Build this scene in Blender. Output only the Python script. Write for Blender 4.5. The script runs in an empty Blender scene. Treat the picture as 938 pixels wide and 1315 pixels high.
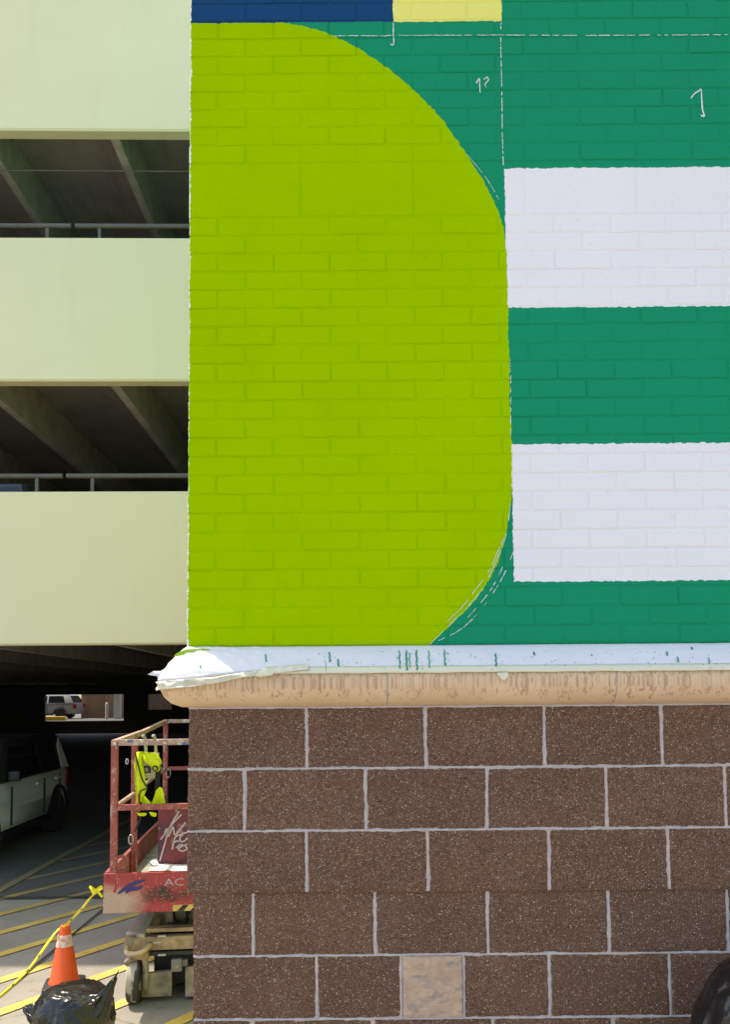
import bpy, bmesh, math, random
from mathutils import Vector, Matrix, noise
random.seed(7)
R = math.radians
sc = bpy.context.scene
COL = sc.collection

# ------------------------------------------------------------------ camera, sky, sun, exposure
FPX, PW, PH = 1000.0, 938.0, 1315.0           # focal length in photo pixels, photo size
PITCH, ROLL, EYE = R(3.4), R(-0.46), 2.2
CX, CY = 469.0, 890.0 - FPX * math.tan(PITCH)
cam = bpy.data.objects.new('camera', bpy.data.cameras.new('camera')); COL.objects.link(cam)
CR = Matrix.Rotation(math.pi / 2 + PITCH, 3, 'X') @ Matrix.Rotation(ROLL, 3, 'Z')
cam.matrix_world = Matrix.Translation((0, 0, EYE)) @ CR.to_4x4()
cam.data.sensor_fit = 'VERTICAL'; cam.data.sensor_height = 36.0
cam.data.lens = FPX / PH * 36.0
cam.data.shift_y = (CY - PH / 2) / PH
cam.data.clip_start = 0.05; cam.data.clip_end = 3000
sc.camera = cam

SUN_DIR = Vector((-0.40, 0.2417*0.9, 0.90)).normalized()          # towards the sun
sun = bpy.data.objects.new('sun', bpy.data.lights.new('sun', 'SUN')); COL.objects.link(sun)
sun.data.energy = 2.3; sun.data.angle = R(0.53); sun.data.color = (1.0, 0.94, 0.85)
sun.rotation_euler = SUN_DIR.to_track_quat('Z', 'Y').to_euler(); sun.location = (-3, 3, 20)
w = bpy.data.worlds.new('World'); sc.world = w; w.use_nodes = True
wn = w.node_tree; sky = wn.nodes.new('ShaderNodeTexSky'); sky.sky_type = 'NISHITA'; sky.sun_disc = False
sky.sun_elevation = math.asin(SUN_DIR.z); sky.sun_rotation = math.atan2(SUN_DIR.x, SUN_DIR.y)
sky.altitude = 200; sky.air_density = 1.0; sky.dust_density = 2.5; sky.ozone_density = 1.0
bg = wn.nodes['Background']; bg.inputs['Strength'].default_value = 0.15
wn.links.new(sky.outputs[0], bg.inputs['Color'])
sc.view_settings.view_transform = 'Standard'; sc.view_settings.look = 'None'
sc.view_settings.exposure = 1.36; sc.view_settings.use_white_balance = True; sc.view_settings.white_balance_temperature = 7300; sc.view_settings.white_balance_tint = 10; sc.view_settings.gamma = 1.0; sc.view_settings.use_curve_mapping = False
sc.cycles.max_bounces = 8; sc.cycles.diffuse_bounces = 6

def ray(px, py):
    return CR @ Vector(((px - CX) / FPX, -(py - CY) / FPX, -1.0))
def P(px, py, Y):
    d = ray(px, py); return Vector((0, 0, EYE)) + d * (Y / d.y)
def G(px, py, z=0.0):
    d = ray(px, py); return Vector((0, 0, EYE)) + d * ((z - EYE) / d.z)

# ------------------------------------------------------------------ object helpers
def link(o, parent=None):
    COL.objects.link(o)
    if parent is not None: o.parent = parent
    return o
def tag(o, label=None, cat=None, group=None, kind=None):
    if label: o['label'] = label
    if cat: o['category'] = cat
    if group: o['group'] = group
    if kind: o['kind'] = kind
    return o
def empty(name, loc=(0, 0, 0), rz=0.0, parent=None):
    o = bpy.data.objects.new(name, None); o.location = loc; o.rotation_euler = (0, 0, rz)
    o.empty_display_size = 0.2
    return link(o, parent)
def mesh_of(name, bm, mat, smooth=False, angle=None):
    me = bpy.data.meshes.new(name); bm.normal_update(); bm.to_mesh(me); bm.free()
    for m in (mat if isinstance(mat, (list, tuple)) else [mat]): me.materials.append(m)
    if smooth:
        me.shade_smooth()
        if angle: me.set_sharp_from_angle(angle=R(angle))
    return me
def obj(name, bm, mat, parent=None, smooth=False, angle=None, kind=None):
    o = bpy.data.objects.new(name, mesh_of(name, bm, mat, smooth, angle))
    if kind: o['kind'] = kind
    return link(o, parent)
def BM(): return bmesh.new()
def box(bm, x0, x1, y0, y1, z0, z1, M=None, bev=0.0):
    v = [Vector((x, y, z)) for z in (z0, z1) for y in (y0, y1) for x in (x0, x1)]
    if M is not None: v = [M @ p for p in v]
    vs = [bm.verts.new(p) for p in v]
    fs = [bm.faces.new([vs[i] for i in q]) for q in ((0,2,3,1),(4,5,7,6),(0,1,5,4),(2,6,7,3),(0,4,6,2),(1,3,7,5))]
    if bev > 0:
        es = list({e for f in fs for e in f.edges})
        bmesh.ops.bevel(bm, geom=es, offset=bev, segments=2, profile=0.6, affect='EDGES')
    return vs
def tube(bm, pts, r, n=8, caps=True):
    pts = [Vector(p) for p in pts]; rings = []
    for i, p in enumerate(pts):
        a = pts[max(i - 1, 0)]; b = pts[min(i + 1, len(pts) - 1)]
        t = (b - a).normalized()
        up = Vector((0, 0, 1)) if abs(t.z) < 0.95 else Vector((1, 0, 0))
        s = t.cross(up).normalized(); u = s.cross(t)
        rr = r[i] if isinstance(r, (list, tuple)) else r
        rings.append([bm.verts.new(p + (s * math.cos(2*math.pi*k/n) + u * math.sin(2*math.pi*k/n)) * rr) for k in range(n)])
    for A, B in zip(rings, rings[1:]):
        for k in range(n): bm.faces.new((A[k], A[(k+1) % n], B[(k+1) % n], B[k]))
    if caps:
        bm.faces.new(list(reversed(rings[0]))); bm.faces.new(rings[-1])
def bar(bm, a, b, wd, ht):
    """square bar from a to b"""
    a = Vector(a); b = Vector(b); t = (b - a).normalized()
    up = Vector((0, 0, 1)) if abs(t.z) < 0.9 else Vector((0, 1, 0))
    s = t.cross(up).normalized(); u = s.cross(t).normalized()
    M = Matrix((( s.x, t.x, u.x, a.x), (s.y, t.y, u.y, a.y), (s.z, t.z, u.z, a.z), (0, 0, 0, 1)))
    box(bm, -wd/2, wd/2, 0, (b - a).length, -ht/2, ht/2, M, bev=min(wd, ht) * 0.12)
def lathe(bm, prof, n=32, c=(0, 0, 0)):
    rings = []
    for r, z in prof:
        rings.append([bm.verts.new((c[0] + r*math.cos(2*math.pi*k/n), c[1] + r*math.sin(2*math.pi*k/n), c[2] + z)) for k in range(n)])
    for A, B in zip(rings, rings[1:]):
        for k in range(n): bm.faces.new((A[k], A[(k+1) % n], B[(k+1) % n], B[k]))
    bm.faces.new(list(reversed(rings[0]))); bm.faces.new(rings[-1])
def ribbon(bm, pts, wd, nrm=Vector((0, -1, 0))):
    """flat stroke through points, facing nrm; wd number or per-point list"""
    pts = [Vector(p) for p in pts]; prev = None
    for i, p in enumerate(pts):
        t = (pts[min(i+1, len(pts)-1)] - pts[max(i-1, 0)]).normalized()
        s = t.cross(nrm).normalized(); ww = (wd[i] if isinstance(wd, (list, tuple)) else wd) / 2
        c = (bm.verts.new(p - s*ww), bm.verts.new(p + s*ww))
        if prev: bm.faces.new((prev[0], c[0], c[1], prev[1]))
        prev = c
def smooth_path(pts, n=8):
    pts = [Vector(p) for p in pts]; out = []
    for i in range(len(pts) - 1):
        p0 = pts[max(i-1, 0)]; p1 = pts[i]; p2 = pts[i+1]; p3 = pts[min(i+2, len(pts)-1)]
        for k in range(n):
            t = k / n
            out.append(0.5*((2*p1) + (p2-p0)*t + (2*p0-5*p1+4*p2-p3)*t*t + (3*p1-p0-3*p2+p3)*t*t*t))
    out.append(pts[-1]); return out

# ------------------------------------------------------------------ material helpers
class NT:
    def __init__(s, name):
        s.m = bpy.data.materials.new(name); s.m.use_nodes = True
        s.t = s.m.node_tree; s.b = s.t.nodes['Principled BSDF']
    def n(s, kind, **kw):
        nd = s.t.nodes.new('ShaderNode' + kind)
        for k, v in kw.items(): setattr(nd, k, v)
        return nd
    def put(s, sock, v):
        if isinstance(v, bpy.types.NodeSocket): s.t.links.new(v, sock)
        elif isinstance(v, (tuple, list)) and len(v) == 3 and sock.type == 'RGBA': sock.default_value = (*v, 1)
        else: sock.default_value = v
    def math(s, op, a, b=0.0, c=None):
        nd = s.n('Math', operation=op); s.put(nd.inputs[0], a); s.put(nd.inputs[1], b)
        if c is not None: s.put(nd.inputs[2], c)
        return nd.outputs[0]
    def gt(s, a, b): return s.math('GREATER_THAN', a, b)
    def lt(s, a, b): return s.math('LESS_THAN', a, b)
    def mul(s, *a):
        r = a[0]
        for q in a[1:]: r = s.math('MULTIPLY', r, q)
        return r
    def mix(s, f, a, b, mode='MIX'):
        nd = s.n('Mix', data_type='RGBA', blend_type=mode, clamp_factor=True)
        s.put(nd.inputs[0], f); s.put(nd.inputs[6], a); s.put(nd.inputs[7], b); return nd.outputs[2]
    def pos(s): return s.n('NewGeometry').outputs['Position']
    def objc(s): return s.n('TexCoord').outputs['Object']
    def xyz(s, v):
        nd = s.n('SeparateXYZ'); s.put(nd.inputs[0], v); return nd.outputs
    def scale(s, v, sc3, loc=(0, 0, 0)):
        nd = s.n('Mapping'); s.put(nd.inputs[0], v); nd.inputs['Scale'].default_value = sc3; nd.inputs['Location'].default_value = loc
        return nd.outputs[0]
    def noise(s, v, scale, detail=4, rough=0.55, col=False):
        nd = s.n('TexNoise'); s.put(nd.inputs['Vector'], v); nd.inputs['Scale'].default_value = scale
        nd.inputs['Detail'].default_value = detail; nd.inputs['Roughness'].default_value = rough
        return nd.outputs[1] if col else nd.outputs[0]
    def voro(s, v, scale, out='Distance', feature='F1'):
        nd = s.n('TexVoronoi', feature=feature); s.put(nd.inputs['Vector'], v); nd.inputs['Scale'].default_value = scale
        return nd.outputs[out]
    def ramp(s, f, a, b, c0=(0, 0, 0), c1=(1, 1, 1)):
        nd = s.n('ValToRGB'); s.put(nd.inputs[0], f); e = nd.color_ramp.elements
        e[0].position = a; e[0].color = (*c0, 1); e[1].position = b; e[1].color = (*c1, 1); return nd.outputs[0]
    def mr(s, f, a, b, c=0.0, d=1.0):
        nd = s.n('MapRange'); s.put(nd.inputs[0], f)
        for i, q in enumerate((a, b, c, d)): s.put(nd.inputs[i+1], q)
        return nd.outputs[0]
    def bump(s, h, strength=0.3, dist=0.01):
        nd = s.n('Bump'); s.put(nd.inputs['Height'], h); nd.inputs['Strength'].default_value = strength
        nd.inputs['Distance'].default_value = dist; s.t.links.new(nd.outputs[0], s.b.inputs['Normal'])
    def done(s, col=None, rough=0.6, metal=0.0, spec=None, coat=None):
        if col is not None: s.put(s.b.inputs['Base Color'], col)
        s.put(s.b.inputs['Roughness'], rough); s.put(s.b.inputs['Metallic'], metal)
        if spec is not None: s.b.inputs['Specular IOR Level'].default_value = spec
        if coat is not None: s.b.inputs['Coat Weight'].default_value = coat
        return s.m
def plain(name, c, rough=0.5, metal=0.0, var=0.15, scale=9.0, spec=None, coat=None, bump=0.0):
    m = NT(name); n = m.noise(m.objc(), scale, 5)
    d = tuple(x * (1 - var) for x in c); e = tuple(min(1, x * (1 + var)) for x in c)
    if bump: m.bump(m.noise(m.objc(), scale * 12, 3), bump, 0.004)
    return m.done(m.ramp(n, 0.3, 0.7, d, e), rough, metal, spec, coat)

# ------------------------------------------------------------------ wall coordinates (metres)
YB, YK = 2.72, 2.69                     # front planes of the brick and of the split-face blocks
XE = P(243, 400, YB).x                  # left corner of the brick wall
ZB = P(560, 829, YB).z                  # foot of the brickwork, on the cornice
def wx(px, py): return P(px, py, YB).x
def wz(px, py): return P(px, py, YB).z
CH = 0.2032 / 3

LIME = (0.318, 0.525, 0.0); GREEN = (0.0, 0.262, 0.126); WHITE = (0.80, 0.785, 0.80)
NAVY = (0.008, 0.058, 0.155); YELLOW = (0.80, 0.765, 0.19)
curve_px = [(350,28),(380,32),(410,39),(438,50),(462,63),(488,80),(520,105),(548,131),(568,153),(590,184),(610,214),(628,244),(639,268),(647,292),(650,315),
            (652,360),(653,400),(654,450),(655,500),(657,560),(658,610),(657,640),(653,670),(647,700),(638,726),(624,752),(604,778),(582,800),(549,830)]
def mural(name, joint=False):
    m = NT(name); p = m.pos(); q = m.xyz(p)
    wob = m.xyz(m.noise(p, 55, 3, col=True)); big = m.noise(p, 1.3, 4)
    x = m.math('ADD', q[0], m.mr(wob[0], 0.3, 0.7, -0.003, 0.003))
    z = m.math('ADD', q[2], m.mr(wob[2], 0.3, 0.7, -0.003, 0.003))
    pts = [(wx(*a), wz(*a)) for a in curve_px]
    z0, z1 = pts[-1][1], pts[0][1]; xa, xb = -0.7, 0.7
    fc = m.n('FloatCurve'); cv = fc.mapping.curves[0]
    pp = sorted([((zz - z0) / (z1 - z0), (xx - xa) / (xb - xa)) for xx, zz in pts])
    cv.points[0].location = pp[0]; cv.points[1].location = pp[-1]
    for a in pp[1:-1]: cv.points.new(*a)
    for a in cv.points: a.handle_type = 'AUTO'
    fc.mapping.update()
    m.put(fc.inputs['Value'], m.mr(z, z0, z1))
    edge = m.mr(fc.outputs[0], 0, 1, xa, xb)
    wh = WHITE if not joint else (0.80, 0.78, 0.755)
    col = GREEN
    for (ya, yb, xl) in ((215, 394, wx(650, 305)), (569.5, 746, wx(659, 660))):
        f = m.mul(m.gt(x, xl), m.lt(z, wz(790, ya)), m.gt(z, wz(790, yb)))
        col = m.mix(f, col, wh)
    top = m.gt(z, wz(450, 28))
    col = m.mix(m.mul(top, m.lt(x, wx(645, 14))), col, YELLOW)
    col = m.mix(m.mul(top, m.lt(x, wx(505, 14))), col, NAVY)
    lim = m.mul(m.lt(x, edge), m.math('SUBTRACT', 1.0, top), m.gt(z, wz(549, 834)))
    # darker touched-up patches rolled on the lime, lighter thin coat near its top
    patch = m.noise(m.scale(p, (2.2, 1, 3.1)), 1.7, 3, 0.45)
    lime = m.mix(m.ramp(patch, 0.50, 0.60), LIME, (0.308, 0.515, 0.0))
    lime = m.mix(m.mr(m.noise(m.scale(p, (9, 1, 30)), 1.0, 4), 0.55, 0.8, 0, 0.3), lime, (0.37, 0.58, 0.004))
    col = m.mix(lim, col, lime)
    rim = m.math('ADD', XE + 0.0015, m.mr(m.noise(m.scale(p, (1, 1, 1)), 60, 4, 0.7), 0.42, 0.75, -0.004, 0.0065))
    rim = m.math('ADD', rim, m.mr(m.noise(p, 11, 2), 0.5, 0.8, 0, 0.003))
    col = m.mix(m.mul(m.lt(q[0], rim), m.gt(q[2], ZB - 0.02)), col, (0.80, 0.80, 0.76))
    # slightly uneven roller coat, dust specks and tiny pits
    col = m.mix(0.5, col, m.ramp(big, 0.3, 0.75, (0.92,)*3, (1.05,)*3), 'MULTIPLY')
    col = m.mix(m.mr(m.noise(p, 38, 4, 0.7), 0.60, 0.80, 0, 0.25), col, (0.55, 0.6, 0.55), 'MULTIPLY')
    fine = m.noise(p, 420, 3, 0.6); mid = m.noise(p, 90, 4, 0.6)
    m.bump(m.math('ADD', m.mul(fine, 0.45), mid), 0.5, 0.0035)
    return m.done(col, m.mr(big, 0.3, 0.7, 0.55, 0.7), spec=0.03)
M_MURAL, M_JOINT = mural('mural_paint'), mural('mural_paint_joint', True)

def side_mat():
    m = NT('side_wall_paint'); p = m.pos(); q = m.xyz(p)
    col = m.mix(m.gt(q[2], 5.2), (0.50, 0.60, 0.16), (0.14, 0.56, 0.28))
    col = m.mix(m.lt(q[1], YB + 0.10), col, (0.80, 0.80, 0.74))
    m.bump(m.noise(p, 90, 5), 0.3, 0.004); return m.done(col, 0.55, spec=0.3)
M_SIDE = side_mat()

def block_mat():
    m = NT('split_face_block'); p = m.pos()
    base = m.mix(m.ramp(m.noise(p, 6, 5, 0.6), 0.3, 0.7), (0.178, 0.088, 0.050), (0.255, 0.130, 0.076))
    oi = m.n('ObjectInfo').outputs['Random']
    base = m.mix(m.mr(oi, 0, 1, 0.0, 0.5), base, (0.138, 0.076, 0.050))
    base = m.mix(m.mr(m.noise(p, 2.6, 5, 0.65), 0.5, 0.75, 0, 0.45), base, (0.23, 0.145, 0.10))
    base = m.mix(m.ramp(m.noise(p, 130, 4, 0.75), 0.34, 0.62), (0.082, 0.043, 0.028), base)
    for sc_, th, c1, c2, pr in ((105, 0.26, (0.42, 0.28, 0.17), (0.66, 0.55, 0.42), 0.62), (190, 0.33, (0.40, 0.27, 0.16), (0.60, 0.50, 0.40), 0.70), (310, 0.33, (0.30, 0.20, 0.13), (0.50, 0.42, 0.34), 0.60), (520, 0.40, (0.25, 0.17, 0.12), (0.42, 0.35, 0.3), 0.5)):
        cell = m.xyz(m.voro(p, sc_, 'Color'))
        f = m.mul(m.lt(m.voro(p, sc_), m.mr(cell[1], 0, 1, th*0.5, th)), m.gt(cell[0], pr))
        base = m.mix(f, base, m.mix(cell[2], c1, c2))
    cell = m.xyz(m.voro(p, 230, 'Color'))
    base = m.mix(m.mul(m.lt(m.voro(p, 230), 0.32), m.gt(cell[0], 0.8)), base, (0.018, 0.012, 0.010))
    h = m.math('ADD', m.noise(p, 170, 5, 0.75), m.mul(m.noise(p, 45, 4), 0.8))
    m.bump(h, 0.75, 0.006); return m.done(base, 0.9, spec=0.12)
M_BLOCK = block_mat()
def mortar_mat():
    m = NT('grey_mortar'); p = m.pos()
    c = m.ramp(m.noise(p, 34, 7, 0.75), 0.32, 0.68, (0.40, 0.345, 0.325), (0.58, 0.515, 0.485))
    m.bump(m.noise(p, 160, 5, 0.7), 0.6, 0.004); return m.done(c, 0.9, spec=0.2)
M_MORTAR = mortar_mat()
ZC0 = (ZB + P(390, 908, YK).z) / 2
def cast_stone():
    m = NT('tan_cast_stone'); p = m.pos(); q = m.xyz(p)
    base = m.ramp(m.noise(p, 5, 5), 0.3, 0.7, (0.62, 0.435, 0.265), (0.70, 0.51, 0.325))
    ln = m.noise(m.scale(p, (135, 135, 0.25)), 1.0, 2, 0.5); le = m.noise(m.scale(p, (48, 48, 0.2), (3, 7, 0)), 1.0, 2, 0.6)
    foot = m.mr(le, 0.35, 0.65, ZC0 - 0.045, ZC0 - 0.105)
    st = m.math('MULTIPLY', ln, m.mr(m.math('SUBTRACT', q[2], foot), -0.010, 0.022, 0.55, 1.0))
    fade = m.mr(m.noise(p, 2.2, 3), 0.35, 0.65, 0.45, 0.85)
    base = m.mix(m.mul(m.ramp(st, 0.45, 0.62), fade), base, (0.36, 0.225, 0.125))
    base = m.mix(m.mul(m.ramp(m.noise(p, 260, 2), 0.68, 0.76), 0.5), base, (0.42, 0.29, 0.19))
    base = m.mix(m.mr(m.noise(m.scale(p, (3, 3, 1)), 2.0, 3), 0.55, 0.75, 0, 0.35), base, (0.72, 0.55, 0.40))
    m.bump(m.math('ADD', m.mul(st, 0.6), m.noise(p, 220, 4)), 0.35, 0.004); return m.done(base, 0.85, spec=0.2)
M_CAST = cast_stone()
def tile_mat():
    m = NT('rustic_sandstone'); p = m.pos()
    b = m.ramp(m.noise(p, 9, 5), 0.3, 0.7, (0.46, 0.30, 0.20), (0.58, 0.42, 0.30))
    b = m.mix(m.ramp(m.noise(m.scale(p, (1, 1, 2.2)), 16, 6, 0.7), 0.50, 0.66), b, (0.28, 0.235, 0.21))
    m.bump(m.noise(p, 60, 6, 0.65), 0.7, 0.01); return m.done(b, 0.9)
M_TILE = tile_mat()

# ------------------------------------------------------------------ ground
def concrete_ground(name, A, B):
    m = NT(name); p = m.pos()
    c = m.ramp(m.noise(p, 1.1, 6, 0.65), 0.28, 0.72, A, B)
    c = m.mix(m.ramp(m.noise(p, 9, 5, 0.7), 0.56, 0.72), c, tuple(x*0.8 for x in A))
    c = m.mix(m.ramp(m.noise(p, 90, 3, 0.7), 0.56, 0.68), c, tuple(x*0.76 for x in A))
    c = m.mix(m.ramp(m.voro(p, 2.3), 0.02, 0.05), (0.12, 0.11, 0.10), c)
    m.bump(m.noise(p, 120, 5), 0.3, 0.004); return m.done(c, 0.85, spec=0.25)
def yellow_line():
    m = NT('worn_shade_toned_yellow'); p = m.pos()
    c = m.ramp(m.noise(p, 3, 4), 0.3, 0.7, (0.55, 0.38, 0.07), (0.68, 0.48, 0.12))
    c = m.mix(m.ramp(m.noise(p, 26, 6, 0.75), 0.54, 0.68), c, (0.34, 0.29, 0.19))
    c = m.mix(m.mr(m.math('ADD', m.xyz(p)[1], m.noise(p, 2, 3)), 7.9, 9.6, 0.0, 0.85), c, (0.13, 0.115, 0.075))  # yellow darkened deeper in, garage shade put into the colour
    m.bump(m.noise(p, 120, 5), 0.3, 0.004); return m.done(c, 0.75)
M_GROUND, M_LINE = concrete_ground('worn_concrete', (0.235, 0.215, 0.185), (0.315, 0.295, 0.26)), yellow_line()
M_WALK = concrete_ground('pale_bounce_concrete', (0.34, 0.31, 0.27), (0.45, 0.42, 0.37)); M_GFLOOR = concrete_ground('shade_toned_concrete', (0.075, 0.075, 0.068), (0.125, 0.122, 0.112))  # walk kept pale to bounce light; floor tone carries the indoor shade
M_SEAL = plain('joint_sealant', (0.035, 0.033, 0.03), 0.9)
bm = BM(); box(bm, -400, 400, -400, 400, -0.4, 0.0)
ground = tag(obj('ground', bm, M_GROUND), kind='structure')
dv = Vector((0.568, 0.823)); nv = Vector((0.823, -0.568))
for k in range(-4, 9):                        # hatched no-parking bay
    c = -7.58 + 0.58 * k
    # from the bay line at X=-4.12 to the wall side at X=-0.75
    def at(x): s = (x - nv.x * c) / dv.x; return nv * c + dv * s
    a, b = at(-4.08), at(-0.72)
    if a.y > 13: continue
    if b.y < 2.5: continue
    bm = BM(); t = nv * 0.055
    vs = [bm.verts.new((q.x, q.y, 0.008)) for q in (a - t, a + t, b + t, b - t)]; f = bm.faces.new(vs)
    f.normal_update()
    if f.normal.z < 0: f.normal_flip()
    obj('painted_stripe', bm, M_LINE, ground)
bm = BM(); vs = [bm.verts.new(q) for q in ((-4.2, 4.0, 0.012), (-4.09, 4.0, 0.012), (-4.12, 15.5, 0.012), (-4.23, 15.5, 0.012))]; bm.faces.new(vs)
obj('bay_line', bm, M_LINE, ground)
bm = BM(); vs = [bm.verts.new(q) for q in ((-2.625, -20, 0.016), (-2.60, -20, 0.016), (-2.70, 9.2, 0.016), (-2.722, 9.2, 0.016))]; bm.faces.new(vs)
vs = [bm.verts.new(q) for q in ((-14, 8.55, 0.020), (-0.7, 8.60, 0.020), (-0.7, 8.63, 0.020), (-14, 8.58, 0.020))]; bm.faces.new(vs)
obj('expansion_joint', bm, M_SEAL, ground)
bm = BM(); vs = [bm.verts.new(q) for q in ((-32, 8.3, 0.004), (5, 8.64, 0.004), (5, 47, 0.004), (-32, 46, 0.004))]; bm.faces.new(vs)  # dark sheet over the ground, standing in for shade inside the garage
tag(obj('garage_floor_shade', bm, M_GFLOOR), kind='structure')
# raised walk along the foot of the mural wall (below the frame; the bag at right stands on it); unseen, enlarged and kept pale to bounce light
bm = BM(); box(bm, -0.5, 14, -14, YK + 0.02, 0.004, 0.6, bev=0.015)
tag(obj('bounce_walkway', bm, M_WALK), kind='structure')

# ------------------------------------------------------------------ mural wall
wall = empty('mural_wall', (XE, YB, 0))
tag(wall, 'painted brick wall with lime, green and white mural above brown split-face blocks', 'wall')
bpy.context.view_layer.update()
def wobj(name, bm, mat, kind=None, smooth=False, angle=None):
    """part of the wall built in world coordinates"""
    bmesh.ops.translate(bm, verts=bm.verts, vec=(-XE, -YB, 0))
    return obj(name, bm, mat, wall, smooth, angle, kind)
XR, ZT, YBACK = 3.4, 9.6, 9.0
JW = 0.0052
def brick_into(bm, L, H, M=None, dep=0.03):
    """front at y=0, softened edges; open at the back"""
    rings = []
    for ins, y in ((0.0062, 0.0), (0.0032, 0.0005), (0.0010, 0.0016), (0.0, 0.0036), (0.0, dep)):
        a, b = L/2 - ins, H/2 - ins
        q = [Vector((-a, y, -b)), Vector((a, y, -b)), Vector((a, y, b)), Vector((-a, y, b))]
        rings.append([bm.verts.new(M @ v if M is not None else v) for v in q])
    bm.faces.new(rings[0])
    for A, B in zip(rings, rings[1:]):
        for k in range(4): bm.faces.new((A[k], B[k], B[(k+1) % 4], A[(k+1) % 4]))
brick_meshes = {}
def brick_variant(L, H, seed):
    bm = BM(); rings = []; rv = random.Random(seed); nx = 5 if L > 0.12 else 3
    per = [(-1 + 2*i/nx, -1) for i in range(nx)] + [(1, -1), (1, 0)] + [(1 - 2*i/nx, 1) for i in range(nx)] + [(-1, 1), (-1, 0)]
    jit = [(rv.uniform(-.0011, .0011), rv.uniform(-.0011, .0013)) for _ in per]
    for ri, (ins, y) in enumerate(((0.0070, 0.0), (0.0036, 0.0005), (0.0012, 0.0014), (0.0, 0.0031), (0.0, 0.03))):
        a, b = L/2 - ins, H/2 - ins; r = []
        for (u, v), (jx, jz) in zip(per, jit):
            k = 0.8 + 0.35*ri if ri < 3 else 1.2
            r.append(bm.verts.new((u*a + jx*k, y + (rv.uniform(0, .0003) if 0 < ri < 3 else 0), v*b + jz*k)))
        rings.append(r)
    bm.faces.new(rings[0]); n = len(per)
    for A, B in zip(rings, rings[1:]):
        for k in range(n): bm.faces.new((A[k], B[k], B[(k+1) % n], A[(k+1) % n]))
    return bm
def brick_mesh(L, H):
    k = (round(L, 3), round(H, 3))
    if k not in brick_meshes:
        brick_meshes[k] = [mesh_of('brick', brick_variant(*k, seed), M_MURAL) for seed in range(9)]
    return rnd.choice(brick_meshes[k])
# course list: (bottom z, height, first-joint offset, unit length)
courses = []; z = ZB
for i in range(23):
    courses.append((z, CH, 0.1016 if i % 2 == 0 else 0.2032, 0.2032)); z += CH
courses.append((z, 3*CH, 0.4064, 0.4064)); z += 3*CH
i = 1
while z < ZT:
    courses.append((z, CH, 0.1016 if i % 2 == 0 else 0.2032, 0.2032)); z += CH; i += 1
XV = P(938, 450, YB).x + 0.01
field = BM(); count = 0
rnd = random.Random(3)
for ci, (cz, chh, off, unit) in enumerate(courses):
    x0 = XE; x1 = XE + off
    while x0 < XR:
        L = x1 - x0 - (JW/2 if x0 == XE else JW); H = chh - JW
        cx_ = (x0 + x1) / 2 + (-JW/4 if x0 == XE else 0)
        jx = rnd.uniform(-0.0012, 0.0012) - (rnd.uniform(-0.001, 0.003) if x0 == XE else 0)
        loc = (cx_ + jx, YB + rnd.uniform(-0.0009, 0.0012), cz + chh/2 + rnd.uniform(-0.0008, 0.0008))
        rot = (rnd.uniform(-0.011, 0.011), rnd.uniform(-0.004, 0.004), rnd.uniform(-0.0045, 0.0045)) if unit < 0.3 else (rnd.uniform(-0.004, 0.004), 0, 0)
        inview = x0 < XV and cz < wz(500, 3)
        if inview and (count < 300 or unit > 0.3):
            o = bpy.data.objects.new('large_block' if unit > 0.3 else 'brick', brick_mesh(L, H))
            o.location = (loc[0] - XE, loc[1] - YB, loc[2]); o.rotation_euler = rot; link(o, wall)
            if unit < 0.3: count += 1
        else:
            from mathutils import Euler
            brick_into(field, L, H, Matrix.Translation(loc) @ Euler(rot).to_matrix().to_4x4())
        x0, x1 = x1, x1 + unit
wobj('brick_field', field, M_MURAL, 'stuff')
bm = BM(); box(bm, XE + 0.006, XR, YB + 0.0029, YB + 0.3, ZB - 0.05, ZT); wobj('mortar_bed', bm, M_JOINT)
# the side of the wall, facing the alley
bm = BM(); RZ = Matrix.Rotation(-math.pi/2, 4, 'Z')
for ci, (cz, chh, off, unit) in enumerate(courses):
    y0 = YB + 0.031; y1 = YB + (0.3048 - off if unit < 0.3 else 0.2032)
    while y0 < YBACK:
        L = y1 - y0 - JW
        brick_into(bm, L, chh - JW, Matrix.Translation((XE - 0.001 + rnd.uniform(-0.0015, 0.001), (y0+y1)/2, cz + chh/2)) @ RZ, 0.02)
        y0, y1 = y1, y1 + unit
wobj('side_brick_field', bm, M_SIDE, 'stuff')
bm = BM(); box(bm, XE + 0.0052, XR - 0.01, YB + 0.3, YBACK, 0.0, ZT - 0.02); box(bm, XE + 0.0045, XE + 0.12, YB + 0.03, YB + 0.31, ZB, ZT - 0.01)
wobj('wall_core', bm, M_SIDE)

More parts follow.
